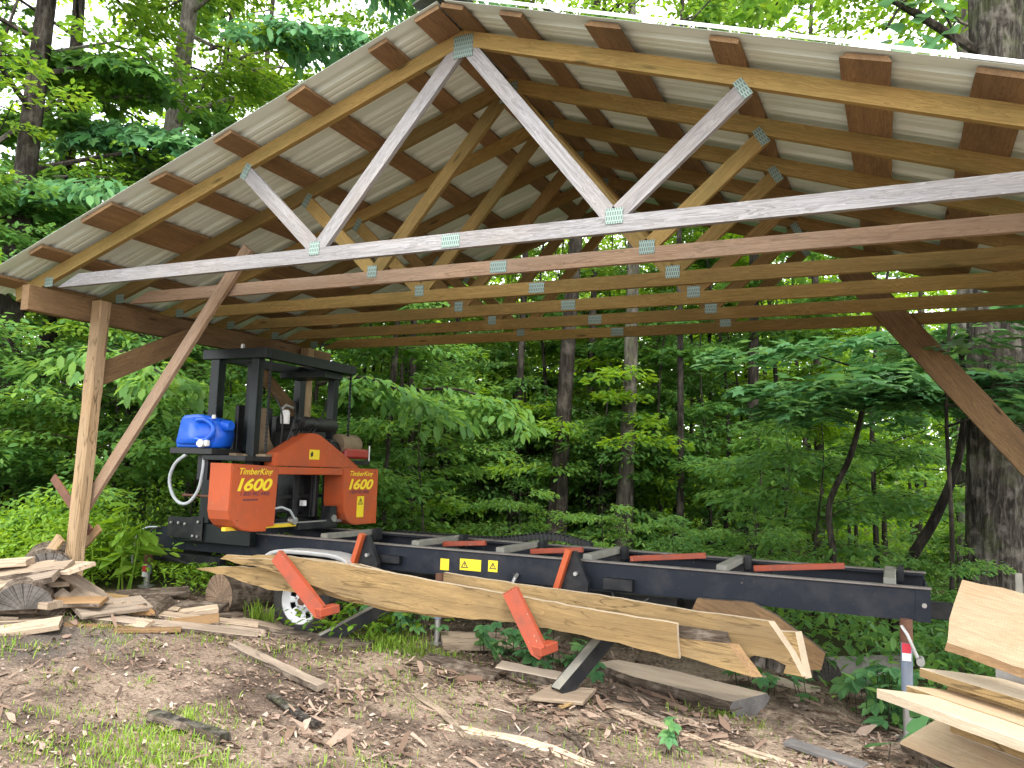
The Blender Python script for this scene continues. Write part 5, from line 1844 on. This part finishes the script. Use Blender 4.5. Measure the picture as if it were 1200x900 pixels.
crooked('understory_maple', 'small crooked maple with a snaking dark stem and flat leaf layers above the saw bed', [(-.56, 9.0, -.1), (-.57, 9.0, .75), (-.60, 9.0, 1.25), (-.40, 9.05, 1.75), (-.28, 9.1, 2.25), (-.25, 9.1, 2.7)], [.036, .034, .03, .03, .025, .015], 11, 3, L0=1.25)
crooked('understory_maple', 'small tree with a dark stem slanting towards the largest trunk', [(-.05, 9.3, -.15), (.10, 9.4, .6), (.38, 9.4, 1.15), (.60, 9.4, 1.75), (.68, 9.4, 2.4), (.62, 9.3, 3.0)], [.06, .055, .05, .04, .035, .02], 10, 4, L0=1.3)
crooked('understory_maple', 'thin straight stem hung with leaves just before the largest trunk', [(.42, 8.2, -.1), (.46, 8.2, 1.0), (.44, 8.2, 2.2), (.5, 8.2, 3.2)], [.022, .02, .016, .01], 8, 6, L0=1.1, t0=.6)

# saplings and shrubs of the wood
SAP = []
for k, (h, r_, z0, z1, cr_, nl, ns_, nlf, sz, kd, lm) in enumerate([
    (2.4, .018, .25, 2.3, 1.0, 14, 70, 48, .10, 'oval', 'leaf_deep'),
    (4.6, .035, .6, 4.5, 1.5, 18, 110, 50, .10, 'oval', 'leaf_deep'),
    (5.4, .04, .8, 5.3, 1.7, 20, 120, 48, .11, 'maple', 'leaf_maple'),
    (7.5, .055, 1.2, 7.4, 1.8, 24, 150, 50, .105, 'oval', 'leaf_mid'),
    (8.5, .06, 1.0, 8.4, 2.0, 26, 170, 50, .115, 'oval', 'leaf_far'),
    (3.2, .025, .2, 3.1, 1.3, 16, 90, 48, .11, 'oval', 'leaf_far')]):
    tr, lb, (kind, lv) = grow(300 + k, h, r_, (.03, .02), z0, z1, cr_, nl, ns_, nlf, sz, kd, droop=.22, bend=.5)
    V, F = leaf_geo(kind, *lv)
    o = sheet_obj('crown', V, F, lm)
    SAP.append([tr.mesh('trunk', 'bark_dark', True), lb.mesh('limbs', 'twig'), o.data])
    bpy.data.objects.remove(o)
rs = np.random.default_rng(21)
SLAB = [('shrub', 'low leafy shrub', 'shrub', 'shrubs of the wood floor'),
        ('sapling', 'dark leaved sapling', 'sapling', 'dark saplings of the wood'),
        ('maple_sapling', 'maple sapling with layered leaves', 'sapling', 'maple saplings of the wood'),
        ('sapling', 'tall slim sapling', 'sapling', 'tall saplings of the wood'),
        ('sapling', 'tall yellow green sapling', 'sapling', 'sunlit saplings of the wood'),
        ('shrub', 'yellow green shrub', 'shrub', 'sunlit shrubs of the wood')]


def free(x, y, m_):
    if x > 2.6 or (x * x + y * y) < 30 and x > -6:
        return False
    if -6.6 - m_ < x < 2.2 + m_ and y < 7.4 + m_:
        return False
    if x < -6 and y < 6.2 and x > -7.3 - m_:
        return False
    if y < 11.4 and -.66 < x / max(y, .1) < -.24:
        return False
    return True


placed = []
def scatter(kinds, count, r0, r1, a0, a1, m_, mind):
    k = 0
    tries = 0
    while k < count and tries < 4000:
        tries += 1
        rr = math.sqrt(rs.uniform(r0 * r0, r1 * r1))
        th = rs.uniform(a0, a1)
        x, y = math.sin(R(th)) * rr, math.cos(R(th)) * rr
        if not free(x, y, m_) or any((x - a) ** 2 + (y - b) ** 2 < mind * mind for a, b in placed):
            continue
        placed.append((x, y))
        kk = kinds[int(rs.integers(len(kinds)))]
        nm, lab, cat, grp = SLAB[kk]
        plant_tree(nm, lab, cat, grp, SAP[kk], x, y, rs.uniform(0, 6.28), rs.uniform(.8, 1.2))
        k += 1


scatter([0, 0, 1, 2], 15, 8.8, 14, -66, 12, .8, 1.0)
scatter([1, 2, 3, 5], 15, 10.5, 18, -64, 12, 1.2, 1.4)
scatter([3, 4, 4, 5], 38, 16, 28, -64, 14, 1.0, 1.6)
def fill(kinds, count, y0_, y1_, r0_, r1_):
    k = 0
    while k < count:
        y = rs.uniform(y0_, y1_)
        x = rs.uniform(r0_, r1_) * y
        kk = kinds[int(rs.integers(len(kinds)))]
        nm, lab, cat, grp = SLAB[kk]
        plant_tree(nm, lab, cat, grp, SAP[kk], x, y, rs.uniform(0, 6.28), rs.uniform(.8, 1.15))
        k += 1


fill([1, 2, 3], 16, 12.6, 17, -.72, -.16)
fill([3, 4, 5], 16, 15, 22, -.75, -.05)
fill([0, 5], 14, 11.2, 14, -.70, -.1)
# hand placed ones: behind the post, above the slab pile, by the roof edge
for (kk, x, y, s_) in ((1, -8.6, 6.9, 1.0), (1, -9.6, 5.4, .9), (2, -8.2, 8.2, 1.05), (0, -8.0, 6.0, 1.0), (0, -7.6, 7.2, .9), (3, -10.2, 6.4, 1.0), (2, -10.4, 7.6, 1.1), (0, -9.2, 4.6, .8), (2, -6.9, 8.6, 1.0), (1, -6.0, 9.0, 1.0), (0, -5.2, 8.6, .9), (0, -3.9, 8.7, .5), (0, -3.2, 9.6, .45), (0, -2.2, 8.9, .45), (0, -1.3, 8.7, .5), (0, .5, 8.3, .45)):
    nm, lab, cat, grp = SLAB[kk]
    plant_tree(nm, lab, cat, grp, SAP[kk], x, y, rs.uniform(0, 6.28), s_)

# leafy boughs hanging over the left eave (their tree stands outside)
def bough(name, label, p, az, ln_, nsp, seed, kind, lm, sz, droop):
    rs_ = np.random.default_rng(seed)
    root = thing(name, label, 'branch', p)
    p = Vector(p)
    e = p + Vector((math.cos(az) * ln_, math.sin(az) * ln_, -droop * ln_))
    mid = p.lerp(e, .5) + Vector((0, 0, ln_ * .1))
    MB().tube(smooth_pts([p, mid, e], 5), list(np.linspace(.03, .006, 11)), 6).build('stem', 'bark_dark', root, True)
    C_, Yw, Ln = [], [], []
    for i in range(nsp):
        t = rs_.uniform(.15, 1)
        q = p.lerp(mid, t * 2) if t < .5 else mid.lerp(e, t * 2 - 1)
        C_.append(tuple(q))
        Yw.append(az + rs_.choice([-1, 1]) * rs_.uniform(.2, 1.2))
        Ln.append(rs_.uniform(.5, 1.0))
    leaf_obj('foliage', kind, *sprays(np.array(C_), np.array(Yw), np.array(Ln), np.array(Ln) * .4, 26, sz, .45, rs_, .75, .35), lm, root)


bough('overhanging_bough', 'bough of drooping pointed leaves close above the middle of the left roof slope', (-8.7, 8.0, 7.3), .05, 2.6, 34, 1, 'oval', 'leaf_creeper', .19, .14)
bough('overhanging_bough', 'bough of drooping leaves nearest the peak of the roof', (-7.0, 8.5, 8.0), .0, 2.1, 30, 2, 'oval', 'leaf_creeper', .19, .12)
bough('overhanging_bough', 'low bough of pale drooping leaves just above the eave', (-10.0, 6.4, 4.75), .1, 1.9, 26, 3, 'oval', 'leaf_creeper', .18, .06)
bough('overhanging_bough', 'maple bough spreading high above the left eave in the corner', (-11.4, 7.0, 6.7), .0, 2.5, 34, 4, 'maple', 'leaf_maple', .2, .04)
bough('overhanging_bough', 'lower maple bough between the two trunks beyond the eave', (-10.6, 7.3, 5.8), .05, 2.2, 30, 8, 'maple', 'leaf_creeper', .2, .05)
bough('overhanging_bough', 'bough of large dark leaves hanging behind the left post', (-8.6, 6.2, 2.6), -.15, 2.0, 16, 5, 'oval', 'leaf_deep', .17, .15)
bough('overhanging_bough', 'leafy bough reaching towards the saw mast from behind', (-6.6, 8.2, 2.5), -.2, 1.8, 16, 6, 'oval', 'leaf_deep', .17, .15)
bough('overhanging_bough', 'bough of drooping leaves just beyond the far blade cover', (-6.0, 9.2, 2.5), -.1, 2.0, 14, 7, 'oval', 'leaf_deep', .17, .2)

# large leaved vine above the roof near the large tree
vine = thing('climbing_vine', 'climbing vine with large heart shaped leaves above the roof edge', 'vine', (.45, 8.55, 6.6))
MB().tube(smooth_pts([(.75, 8.62, 4.6), (.66, 8.58, 5.6), (.45, 8.3, 6.1), (.2, 8.15, 6.1), (.0, 8.1, 5.8)]), .012, 6).build('stem', 'bark_dark', vine, True)
V, F = leaf_geo('heart', np.zeros((1, 3)), np.zeros(1), np.zeros(1), np.zeros(1), np.ones(1))
o = sheet_obj('leaf', V, F, 'leaf_creeper')
HEART = o.data
bpy.data.objects.remove(o)


def leaf_part(me, parent, p, yaw, pitch, roll, s, name='leaf'):
    o = bpy.data.objects.new(name, me)
    col.objects.link(o)
    Wm = Matrix.Translation(Vector(p)) @ Matrix.Rotation(yaw, 4, 'Z') @ Matrix.Rotation(pitch, 4, 'Y') @ Matrix.Rotation(roll, 4, 'X') @ Matrix.Scale(s, 4)
    put(o, parent, Wm)
    return o


rs = np.random.default_rng(9)
for i in range(30):
    leaf_part(HEART, vine, (rs.uniform(-.02, .55), 8.1 + rs.uniform(-.15, .2), rs.uniform(5.55, 6.2)), rs.uniform(-2.3, -.8), rs.uniform(.4, 1.1), rs.normal(0, .35), rs.uniform(.17, .26))

# ------------------------------------------------------------------ distant wood, undergrowth, grass, litter
rs = np.random.default_rng(31)
n = 110000
th = R(1) * rs.uniform(-80, 32, n)
rr = rs.uniform(26, 48, n)
zc_ = rs.uniform(0, 1, n) ** 1.25 * 22 - 1.0
cl_ = 9000
cth, crr, cz_ = R(1) * rs.uniform(-80, 32, cl_), rs.uniform(25, 46, cl_), rs.uniform(0, 1, cl_) ** 1.9 * 21
ci = rs.integers(cl_, size=n)
pos = np.stack([np.sin(cth[ci]) * crr[ci] + rs.normal(0, .55, n), np.cos(cth[ci]) * crr[ci] + rs.normal(0, .55, n), cz_[ci] + rs.normal(0, .22, n) - .6], 1)
o = leaf_obj('far_woods', 'rhomb', pos, rs.uniform(0, 6.28, n), rs.normal(.3, .4, n), rs.normal(0, .5, n), rs.uniform(.2, .38, n), 'leaf_far')
tag(o, 'sunlit mass of leaves of the far wood', kind='stuff')
n = 150000
th2, rr2 = R(1) * rs.uniform(-85, 36, n), rs.uniform(49, 72, n)
o = leaf_obj('far_woods', 'rhomb', np.stack([np.sin(th2) * rr2, np.cos(th2) * rr2, rs.uniform(0, 1, n) ** 1.3 * 17 - 1], 1), rs.uniform(0, 6.28, n), rs.normal(.3, .4, n), rs.normal(0, .5, n), rs.uniform(.4, .75, n), 'leaf_far')
tag(o, 'hazy bright mass of leaves at the end of the wood', kind='stuff')
# dark stems of the far wood
mb = MB()
for i in range(70):
    t, r0 = R(rs.uniform(-75, 28)), rs.uniform(22, 44)
    x, y = math.sin(t) * r0, math.cos(t) * r0
    rd = rs.uniform(.06, .2)
    mb.tube([(x, y, float(gz(x, y, False)) - .3), (x + rs.normal(0, .4), y, 7), (x + rs.normal(0, .8), y, rs.uniform(12, 18))], [rd, rd * .8, rd * .4], 6)
tag(mb.build('far_wood_stems', 'bark_dark'), 'thin dark stems of the far wood', kind='stuff')

n = 52000
cl_ = 4200
cx_ = rs.uniform(-22, 6, cl_)
cy_ = rs.uniform(7.6, 26, cl_)
lft = rs.uniform(0, 1, cl_) < .22
cx_[lft] = rs.uniform(-14, -7.2, lft.sum())
cy_[lft] = rs.uniform(3.0, 8, lft.sum())
ci = rs.integers(cl_, size=n)
px, py = cx_[ci] + rs.normal(0, .2, n), cy_[ci] + rs.normal(0, .2, n)
ok = (py > 7.4) | (px < -6.6)
px, py = px[ok], py[ok]
hh = (rs.uniform(.1, .75, cl_))[ci][ok]
pz = gz(px, py, False) + hh * rs.uniform(.2, 1, len(px))
n = len(px)
o = leaf_obj('undergrowth', 'oval', np.stack([px, py, pz], 1), rs.uniform(0, 6.28, n), rs.normal(.35, .4, n), rs.normal(0, .4, n), rs.uniform(.06, .12, n), 'litter_leaf')
tag(o, 'low undergrowth of the wood floor', kind='stuff')


def weed_mass(name, label, cx0, cy0, sx_, sy_, n, h, size, mat, seed, kind='oval'):
    rs_ = np.random.default_rng(seed)
    px, py = rs_.normal(cx0, sx_, n), rs_.normal(cy0, sy_, n)
    hh = h * (.55 + .9 * (vnoise(px * 2.2, py * 2.2, seed) + .5)) * rs_.uniform(0, 1, n) ** .55
    pz = gz(px, py, False) + hh
    o = leaf_obj(name, kind, np.stack([px, py, pz], 1), rs_.uniform(0, 6.28, n), rs_.normal(.3, .4, n), rs_.normal(0, .4, n), size * rs_.uniform(.6, 1.25, n), mat)
    return tag(o, label, kind='stuff')


weed_mass('weeds', 'bright ferny weeds behind the slab pile', -7.9, 5.1, .7, .75, 11000, .66, .055, 'leaf_weed', 41)
weed_mass('weeds', 'leafy weeds between the post and the small jack', -6.75, 5.05, .26, .3, 2200, .45, .065, 'leaf_weed', 42)
weed_mass('weeds', 'grassy weeds around the cut log', -5.45, 5.35, .16, .2, 500, .24, .06, 'leaf_weed', 43, 'lance')
weed_mass('weeds', 'low weeds beside the wheel', -3.75, 5.35, .22, .22, 500, .22, .07, 'leaf_weed', 44)
weed_mass('weeds', 'weeds under the tongue of the mill', -6.3, 6.3, .5, .4, 1400, .4, .08, 'leaf_weed', 45)
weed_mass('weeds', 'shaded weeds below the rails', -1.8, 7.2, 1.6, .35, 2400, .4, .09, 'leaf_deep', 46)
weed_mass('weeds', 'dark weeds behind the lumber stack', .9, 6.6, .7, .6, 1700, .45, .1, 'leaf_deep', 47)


def blades(name, label, spots, seed, hmul=1.0, mat='grass'):
    rs_ = np.random.default_rng(seed)
    P, H, = [], []
    for (x, y, sx_, sy_, n, h) in spots:
        P.append(np.stack([rs_.normal(x, sx_, n), rs_.normal(y, sy_, n)], 1))
        H.append(h * rs_.uniform(.4, 1.2, n))
    P, H = np.concatenate(P), np.concatenate(H) * hmul
    n = len(P)
    z = gz(P[:, 0], P[:, 1]) - .004
    a = rs_.uniform(0, 6.28, n)
    lean_ = rs_.uniform(.2, .95, n) * H
    wd = .0014 + .035 * H * rs_.uniform(.5, 1, n)
    dx, dy = np.cos(a), np.sin(a)
    b0 = np.stack([P[:, 0] - dy * wd, P[:, 1] + dx * wd, z], 1)
    b1 = np.stack([P[:, 0] + dy * wd, P[:, 1] - dx * wd, z], 1)
    mx_, my_ = P[:, 0] + dx * lean_ * .35, P[:, 1] + dy * lean_ * .35
    m0 = np.stack([mx_ - dy * wd * .8, my_ + dx * wd * .8, z + H * .65], 1)
    m1 = np.stack([mx_ + dy * wd * .8, my_ - dx * wd * .8, z + H * .65], 1)
    tp = np.stack([P[:, 0] + dx * lean_, P[:, 1] + dy * lean_, z + H * .92], 1)
    V = np.stack([b0, b1, m1, m0, tp], 1).reshape(-1, 3)
    o5 = (np.arange(n) * 5)[:, None]
    o = sheet_obj(name, V, [o5 + np.array([[0, 1, 2, 3]]), o5 + np.array([[3, 2, 4]])], mat)
    return tag(o, label, kind='stuff')


sp_ = [(-3.2, 3.0, .13, .13, 420, .05), (-3.06, 2.70, .22, .15, 1050, .05), (-2.7, 2.82, .16, .08, 260, .045), (-3.3, 3.22, .07, .12, 260, .045),
       (-3.6, 2.5, .16, .1, 240, .035), (-3.85, 2.85, .12, .1, 120, .035), (-4.3, 3.2, .16, .1, 90, .04), (-5.15, 3.25, .18, .12, 420, .06),
       (-3.42, 5.2, .13, .14, 800, .08), (-3.2, 5.05, .18, .09, 350, .05), (-2.95, 5.15, .15, .08, 250, .05), (-4.62, 5.2, .06, .06, 90, .14),
       (-2.2, 3.2, .2, .12, 260, .045), (-1.9, 3.1, .15, .1, 160, .04), (-2.9, 4.5, .35, .3, 320, .04), (-2.4, 4.3, .3, .25, 220, .04), (-1.3, 4.3, .2, .15, 150, .045), (-1.0, 4.0, .3, .2, 130, .04),
       (-4.9, 3.95, .25, .1, 240, .05), (-4.5, 4.35, .3, .1, 160, .05), (-.3, 4.4, .35, .2, 120, .045), (-3.7, 4.6, .3, .2, 180, .05), (-1.95, 4.95, .2, .08, 120, .05), (-.95, 5.15, .14, .06, 150, .06)]
xs_ = rs.uniform(-5, 0, 70)
ys_ = rs.uniform(2.4, 5.4, 70)
sp_ += [(a, b, .05, .05, int(rs.integers(8, 30)), .04) for a, b in zip(xs_, ys_)]
blades('grass', 'bright short grass in tufts on the soil', sp_, 51)
st_ = thing('grass_stalk', 'single seeding grass stalk in front of the lumber stack', 'grass stalk', (.45, 3.62, G(.45, 3.62)))
MB().tube(smooth_pts([(.45, 3.62, G(.45, 3.62)), (.44, 3.61, .2), (.425, 3.6, .36)]), .003, 5).build('stem', 'leaf_weed', st_)
mb = MB()
for k in range(9):
    z = .25 + k * .012
    mb.tube([(.436 - .001 * k, 3.605, z), (.436 - .001 * k + .012 * (-1) ** k, 3.6, z + .016)], [.0035, .001], 4)
mb.build('seed_head', 'pale', st_)


def litter(name, label, n, seed, mat, smin, smax, asp, thr=None, region=(-6.2, 1.2, 2.1, 6.6), curl=.25):
    rs_ = np.random.default_rng(seed)
    px, py = rs_.uniform(region[0], region[1], n * 3), rs_.uniform(region[2], region[3], n * 3)
    pr_ = .42 + 2.0 * vnoise(px * 1.7, py * 1.7, seed) + .8 * vnoise(px * 5, py * 5, seed + 1)
    ok = rs_.uniform(0, 1, n * 3) < pr_
    ok &= ~((px < -5.6) & (py > 4.6))
    px, py = px[ok][:n], py[ok][:n]
    n = len(px)
    s = smin * (smax / smin) ** rs_.uniform(0, 1, n) ** 1.6
    a = np.where(rs_.uniform(0, 1, n) < .5, rs_.normal(-.35, .5, n), rs_.uniform(0, 6.28, n))
    w_ = s * asp * rs_.uniform(.5, 1.4, n)
    tl = rs_.normal(0, .22, n)
    dx, dy = np.cos(a), np.sin(a)
    z = gz(px, py) + .004 + rs_.uniform(0, .012, n)
    V = np.zeros((n, 6, 3))
    for k, (t, sd_, lift) in enumerate(((-.5, -1, 0), (-.5, 1, .0), (0, 1, 1), (0, -1, 1), (.5, 1, .0), (.5, -1, 0))):
        jit = rs_.uniform(.25, 1.15, n) if k != 2 and k != 3 else rs_.uniform(.8, 1.1, n)
        V[:, k, 0] = px + dx * s * t - dy * w_ * sd_ * .5 * jit
        V[:, k, 1] = py + dy * s * t + dx * w_ * sd_ * .5 * jit
        V[:, k, 2] = z + tl * s * t + curl * w_ * lift * rs_.uniform(-.3, 1, n) + np.abs(tl) * s * .4 + sd_ * w_ * .18 * rs_.normal(0, 1, n)
    o6 = (np.arange(n) * 6)[:, None]
    o = sheet_obj(name, V.reshape(-1, 3), [o6 + np.array([[0, 3, 2, 1]]), o6 + np.array([[3, 5, 4, 2]])], mat)
    return tag(o, label, kind='stuff')


litter('wood_chips', 'pale and brown wood chips littering the soil', 26000, 61, 'chips', .006, .05, .36)
litter('bark_shreds', 'long brown bark shreds littering the soil', 3200, 62, 'barkbits', .03, .14, .16, curl=.35)
litter('bark_flakes', 'flat pinkish brown bark flakes on the soil below the slabs', 2200, 66, 'flakes', .03, .17, .26, region=(-3.0, .7, 3.3, 6.1), curl=.12)
litter('wood_chips', 'long pale splinters on the soil below the slabs', 450, 63, 'chips', .05, .16, .10, region=(-2.4, .6, 3.7, 6.0))
litter('dead_leaves', 'pale curled dead leaves and flakes on the soil', 3400, 64, 'deadleaf', .012, .055, .5, curl=.9)
litter('bark_mulch', 'fine dark bark mulch on the soil', 16000, 65, 'barkbits', .006, .035, .4, curl=.4)
# rooty bark strips between the slab and the squarish offcut
for i_, (a, b, c_, lab) in enumerate((((-1.78, 5.10, .12), (-1.40, 4.98, .16), (-1.02, 4.80, .10), 'upper of the dark ropy bark strips left of the thick slab'),
                        ((-1.70, 4.95, .12), (-1.35, 4.80, .14), (-.98, 4.68, .09), 'lower of the dark ropy bark strips left of the thick slab'),
                        ((-1.62, 4.66, .11), (-1.45, 4.62, .13), (-1.15, 4.66, .09), 'short ropy bark strip near the squarish offcut'),
                        ((-2.25, 3.95, .13), (-1.75, 4.0, .14), (-1.35, 3.92, .10), 'dark root-like bark strip at the bottom of the picture'),
                        ((-1.7, 4.35, .12), (-1.5, 4.15, .15), (-1.38, 3.95, .10), 'dark bark strip pointing at the seedling'),
                        ((-.95, 4.75, .07), (-.7, 4.62, .09), (-.45, 4.55, .06), 'pale bark strip beside the seedling'),
                        ((-.45, 5.28, .05), (-.25, 5.45, .09), (-.08, 5.5, .05), 'grey bark strip below the creeper'),
                        ((-2.62, 4.30, .16), (-2.3, 4.1, .17), (-2.05, 3.9, .13), 'brown bark strip on the soil left of the squarish offcut'))):
    a, b, c_ = [(q[0], q[1], G(q[0], q[1]) + (.012 if k_ == 1 else .002)) for k_, q in enumerate((a, b, c_))]
    p = smooth_pts([a, b, c_], 6)
    mb = MB()
    for j in range(3):
        o_ = Vector((random.uniform(-.02, .02), .024 * (j - 1), random.uniform(-.006, .008)))
        mb.tube([q + o_ + Vector((0, .012 * mnoise.noise((i * .5, j, a[0])), .006 * mnoise.noise((i * .8, j + 5, a[1])))) for i, q in enumerate(p)], [.004 + .0075 * math.sin(math.pi * (i + .6) / (len(p) + .2)) for i in range(len(p))], 6)
    tag(mb.build('bark_strip', 'old_slab' if i_ % 2 else 'bark_log', None, True), lab, 'bark')

# creeper and pokeweed: each leaf a part
fl = MB()
tv, tf = leaf_template('oval')
vs_, fs_ = [], []
for k, (a, s_) in enumerate(((0, 1.0), (.75, .9), (-.75, .9), (1.65, .66), (-1.65, .66))):
    o_ = len(vs_)
    for (x, y, z) in tv:
        yy = y * 1.15
        vs_.append((s_ * (x * math.cos(a) - yy * math.sin(a)), s_ * (x * math.sin(a) + yy * math.cos(a)), s_ * z - .12 * x * s_ + .001 * k))
    fs_ += [tuple(int(i) + o_ for i in f) for f in tf]
fl.add(vs_, fs_)
FIVE = fl.mesh('leaf', 'leaf_creeper')


def creeper(label, spots, n, s0, s1, seed, hz=.2, me=FIVE, name='creeper', cat='creeper', grp='creepers on the ground'):
    rs_ = np.random.default_rng(seed)
    cx0, cy0 = np.mean([s_[0] for s_ in spots]), np.mean([s_[1] for s_ in spots])
    root = thing(name, label, cat, (cx0, cy0, G(cx0, cy0)), grp)
    mb = MB()
    for k in range(n):
        x0, y0, rx, ry = spots[k % len(spots)]
        x, y = rs_.normal(x0, rx), rs_.normal(y0, ry)
        z = G(x, y) + .02 + hz * rs_.uniform(.1, 1)
        leaf_part(me, root, (x, y, z), rs_.uniform(0, 6.28), rs_.uniform(.05, .6), rs_.normal(0, .3), rs_.uniform(s0, s1))
        mb.tube([(x, y, z), (x + rs_.normal(0, .02), y + .03, G(x, y) - .01)], [.0022, .003], 4, 0, False)
    mb.build('stems', 'twig', root)['kind'] = 'stuff'


creeper('five fingered creeper growing round the end jack, before the grey half log', [(-.12, 6.0, .13, .15), (.0, 5.75, .12, .12), (.13, 5.62, .08, .1)], 64, .09, .15, 71, .34)
creeper('creeper with broad leaves between the end jack and the lumber stack', [(.13, 5.0, .07, .08)], 12, .14, .2, 72, .28, HEART)
creeper('five fingered creeper behind the second orange loader arm', [(-2.62, 5.45, .13, .1), (-2.35, 5.42, .12, .1), (-2.05, 5.45, .1, .1)], 44, .09, .14, 73, .2)
creeper('small creeper under the slanting slab ends', [(-.78, 5.85, .12, .1)], 14, .08, .12, 74, .15)
creeper('creeper beside the trailer wheel', [(-3.72, 5.55, .12, .12), (-3.35, 5.5, .12, .1)], 26, .08, .12, 75, .25)
creeper('bright seedling with a few lobed leaves on the open soil', [(-1.06, 4.36, .04, .07)], 7, .06, .085, 76, .16, me=FIVE, name='seedling', cat='seedling', grp=None)
pk = thing('pokeweed', 'broad leaved pokeweed standing beside the foot of the post', 'weed', (-6.05, 5.0, G(-6.05, 5.0)))
fl = MB()
tv, tf = leaf_template('oval')
fl.add([(x, y * 1.35, z) for x, y, z in tv], [tuple(int(i) for i in f) for f in tf])
BROAD = fl.mesh('leaf', 'leaf_weed')
rs = np.random.default_rng(12)
mb = MB()
for k in range(5):
    bx_, by_ = -6.05 + rs.normal(0, .1), 5.0 + rs.normal(0, .1)
    tp = Vector((bx_ + rs.normal(0, .12), by_ + rs.normal(0, .1), G(bx_, by_) + rs.uniform(.5, .8)))
    mb.tube([(bx_, by_, G(bx_, by_) - .02), tp], [.009, .004], 6)
    for j in range(9):
        t = rs.uniform(.35, 1)
        q = Vector((bx_, by_, G(bx_, by_))).lerp(tp, t)
        leaf_part(BROAD, pk, q, rs.uniform(0, 6.28), rs.uniform(-.1, .7), rs.normal(0, .3), rs.uniform(.14, .26))
mb.build('stems', 'leaf_weed', pk, True)['kind'] = 'stuff'
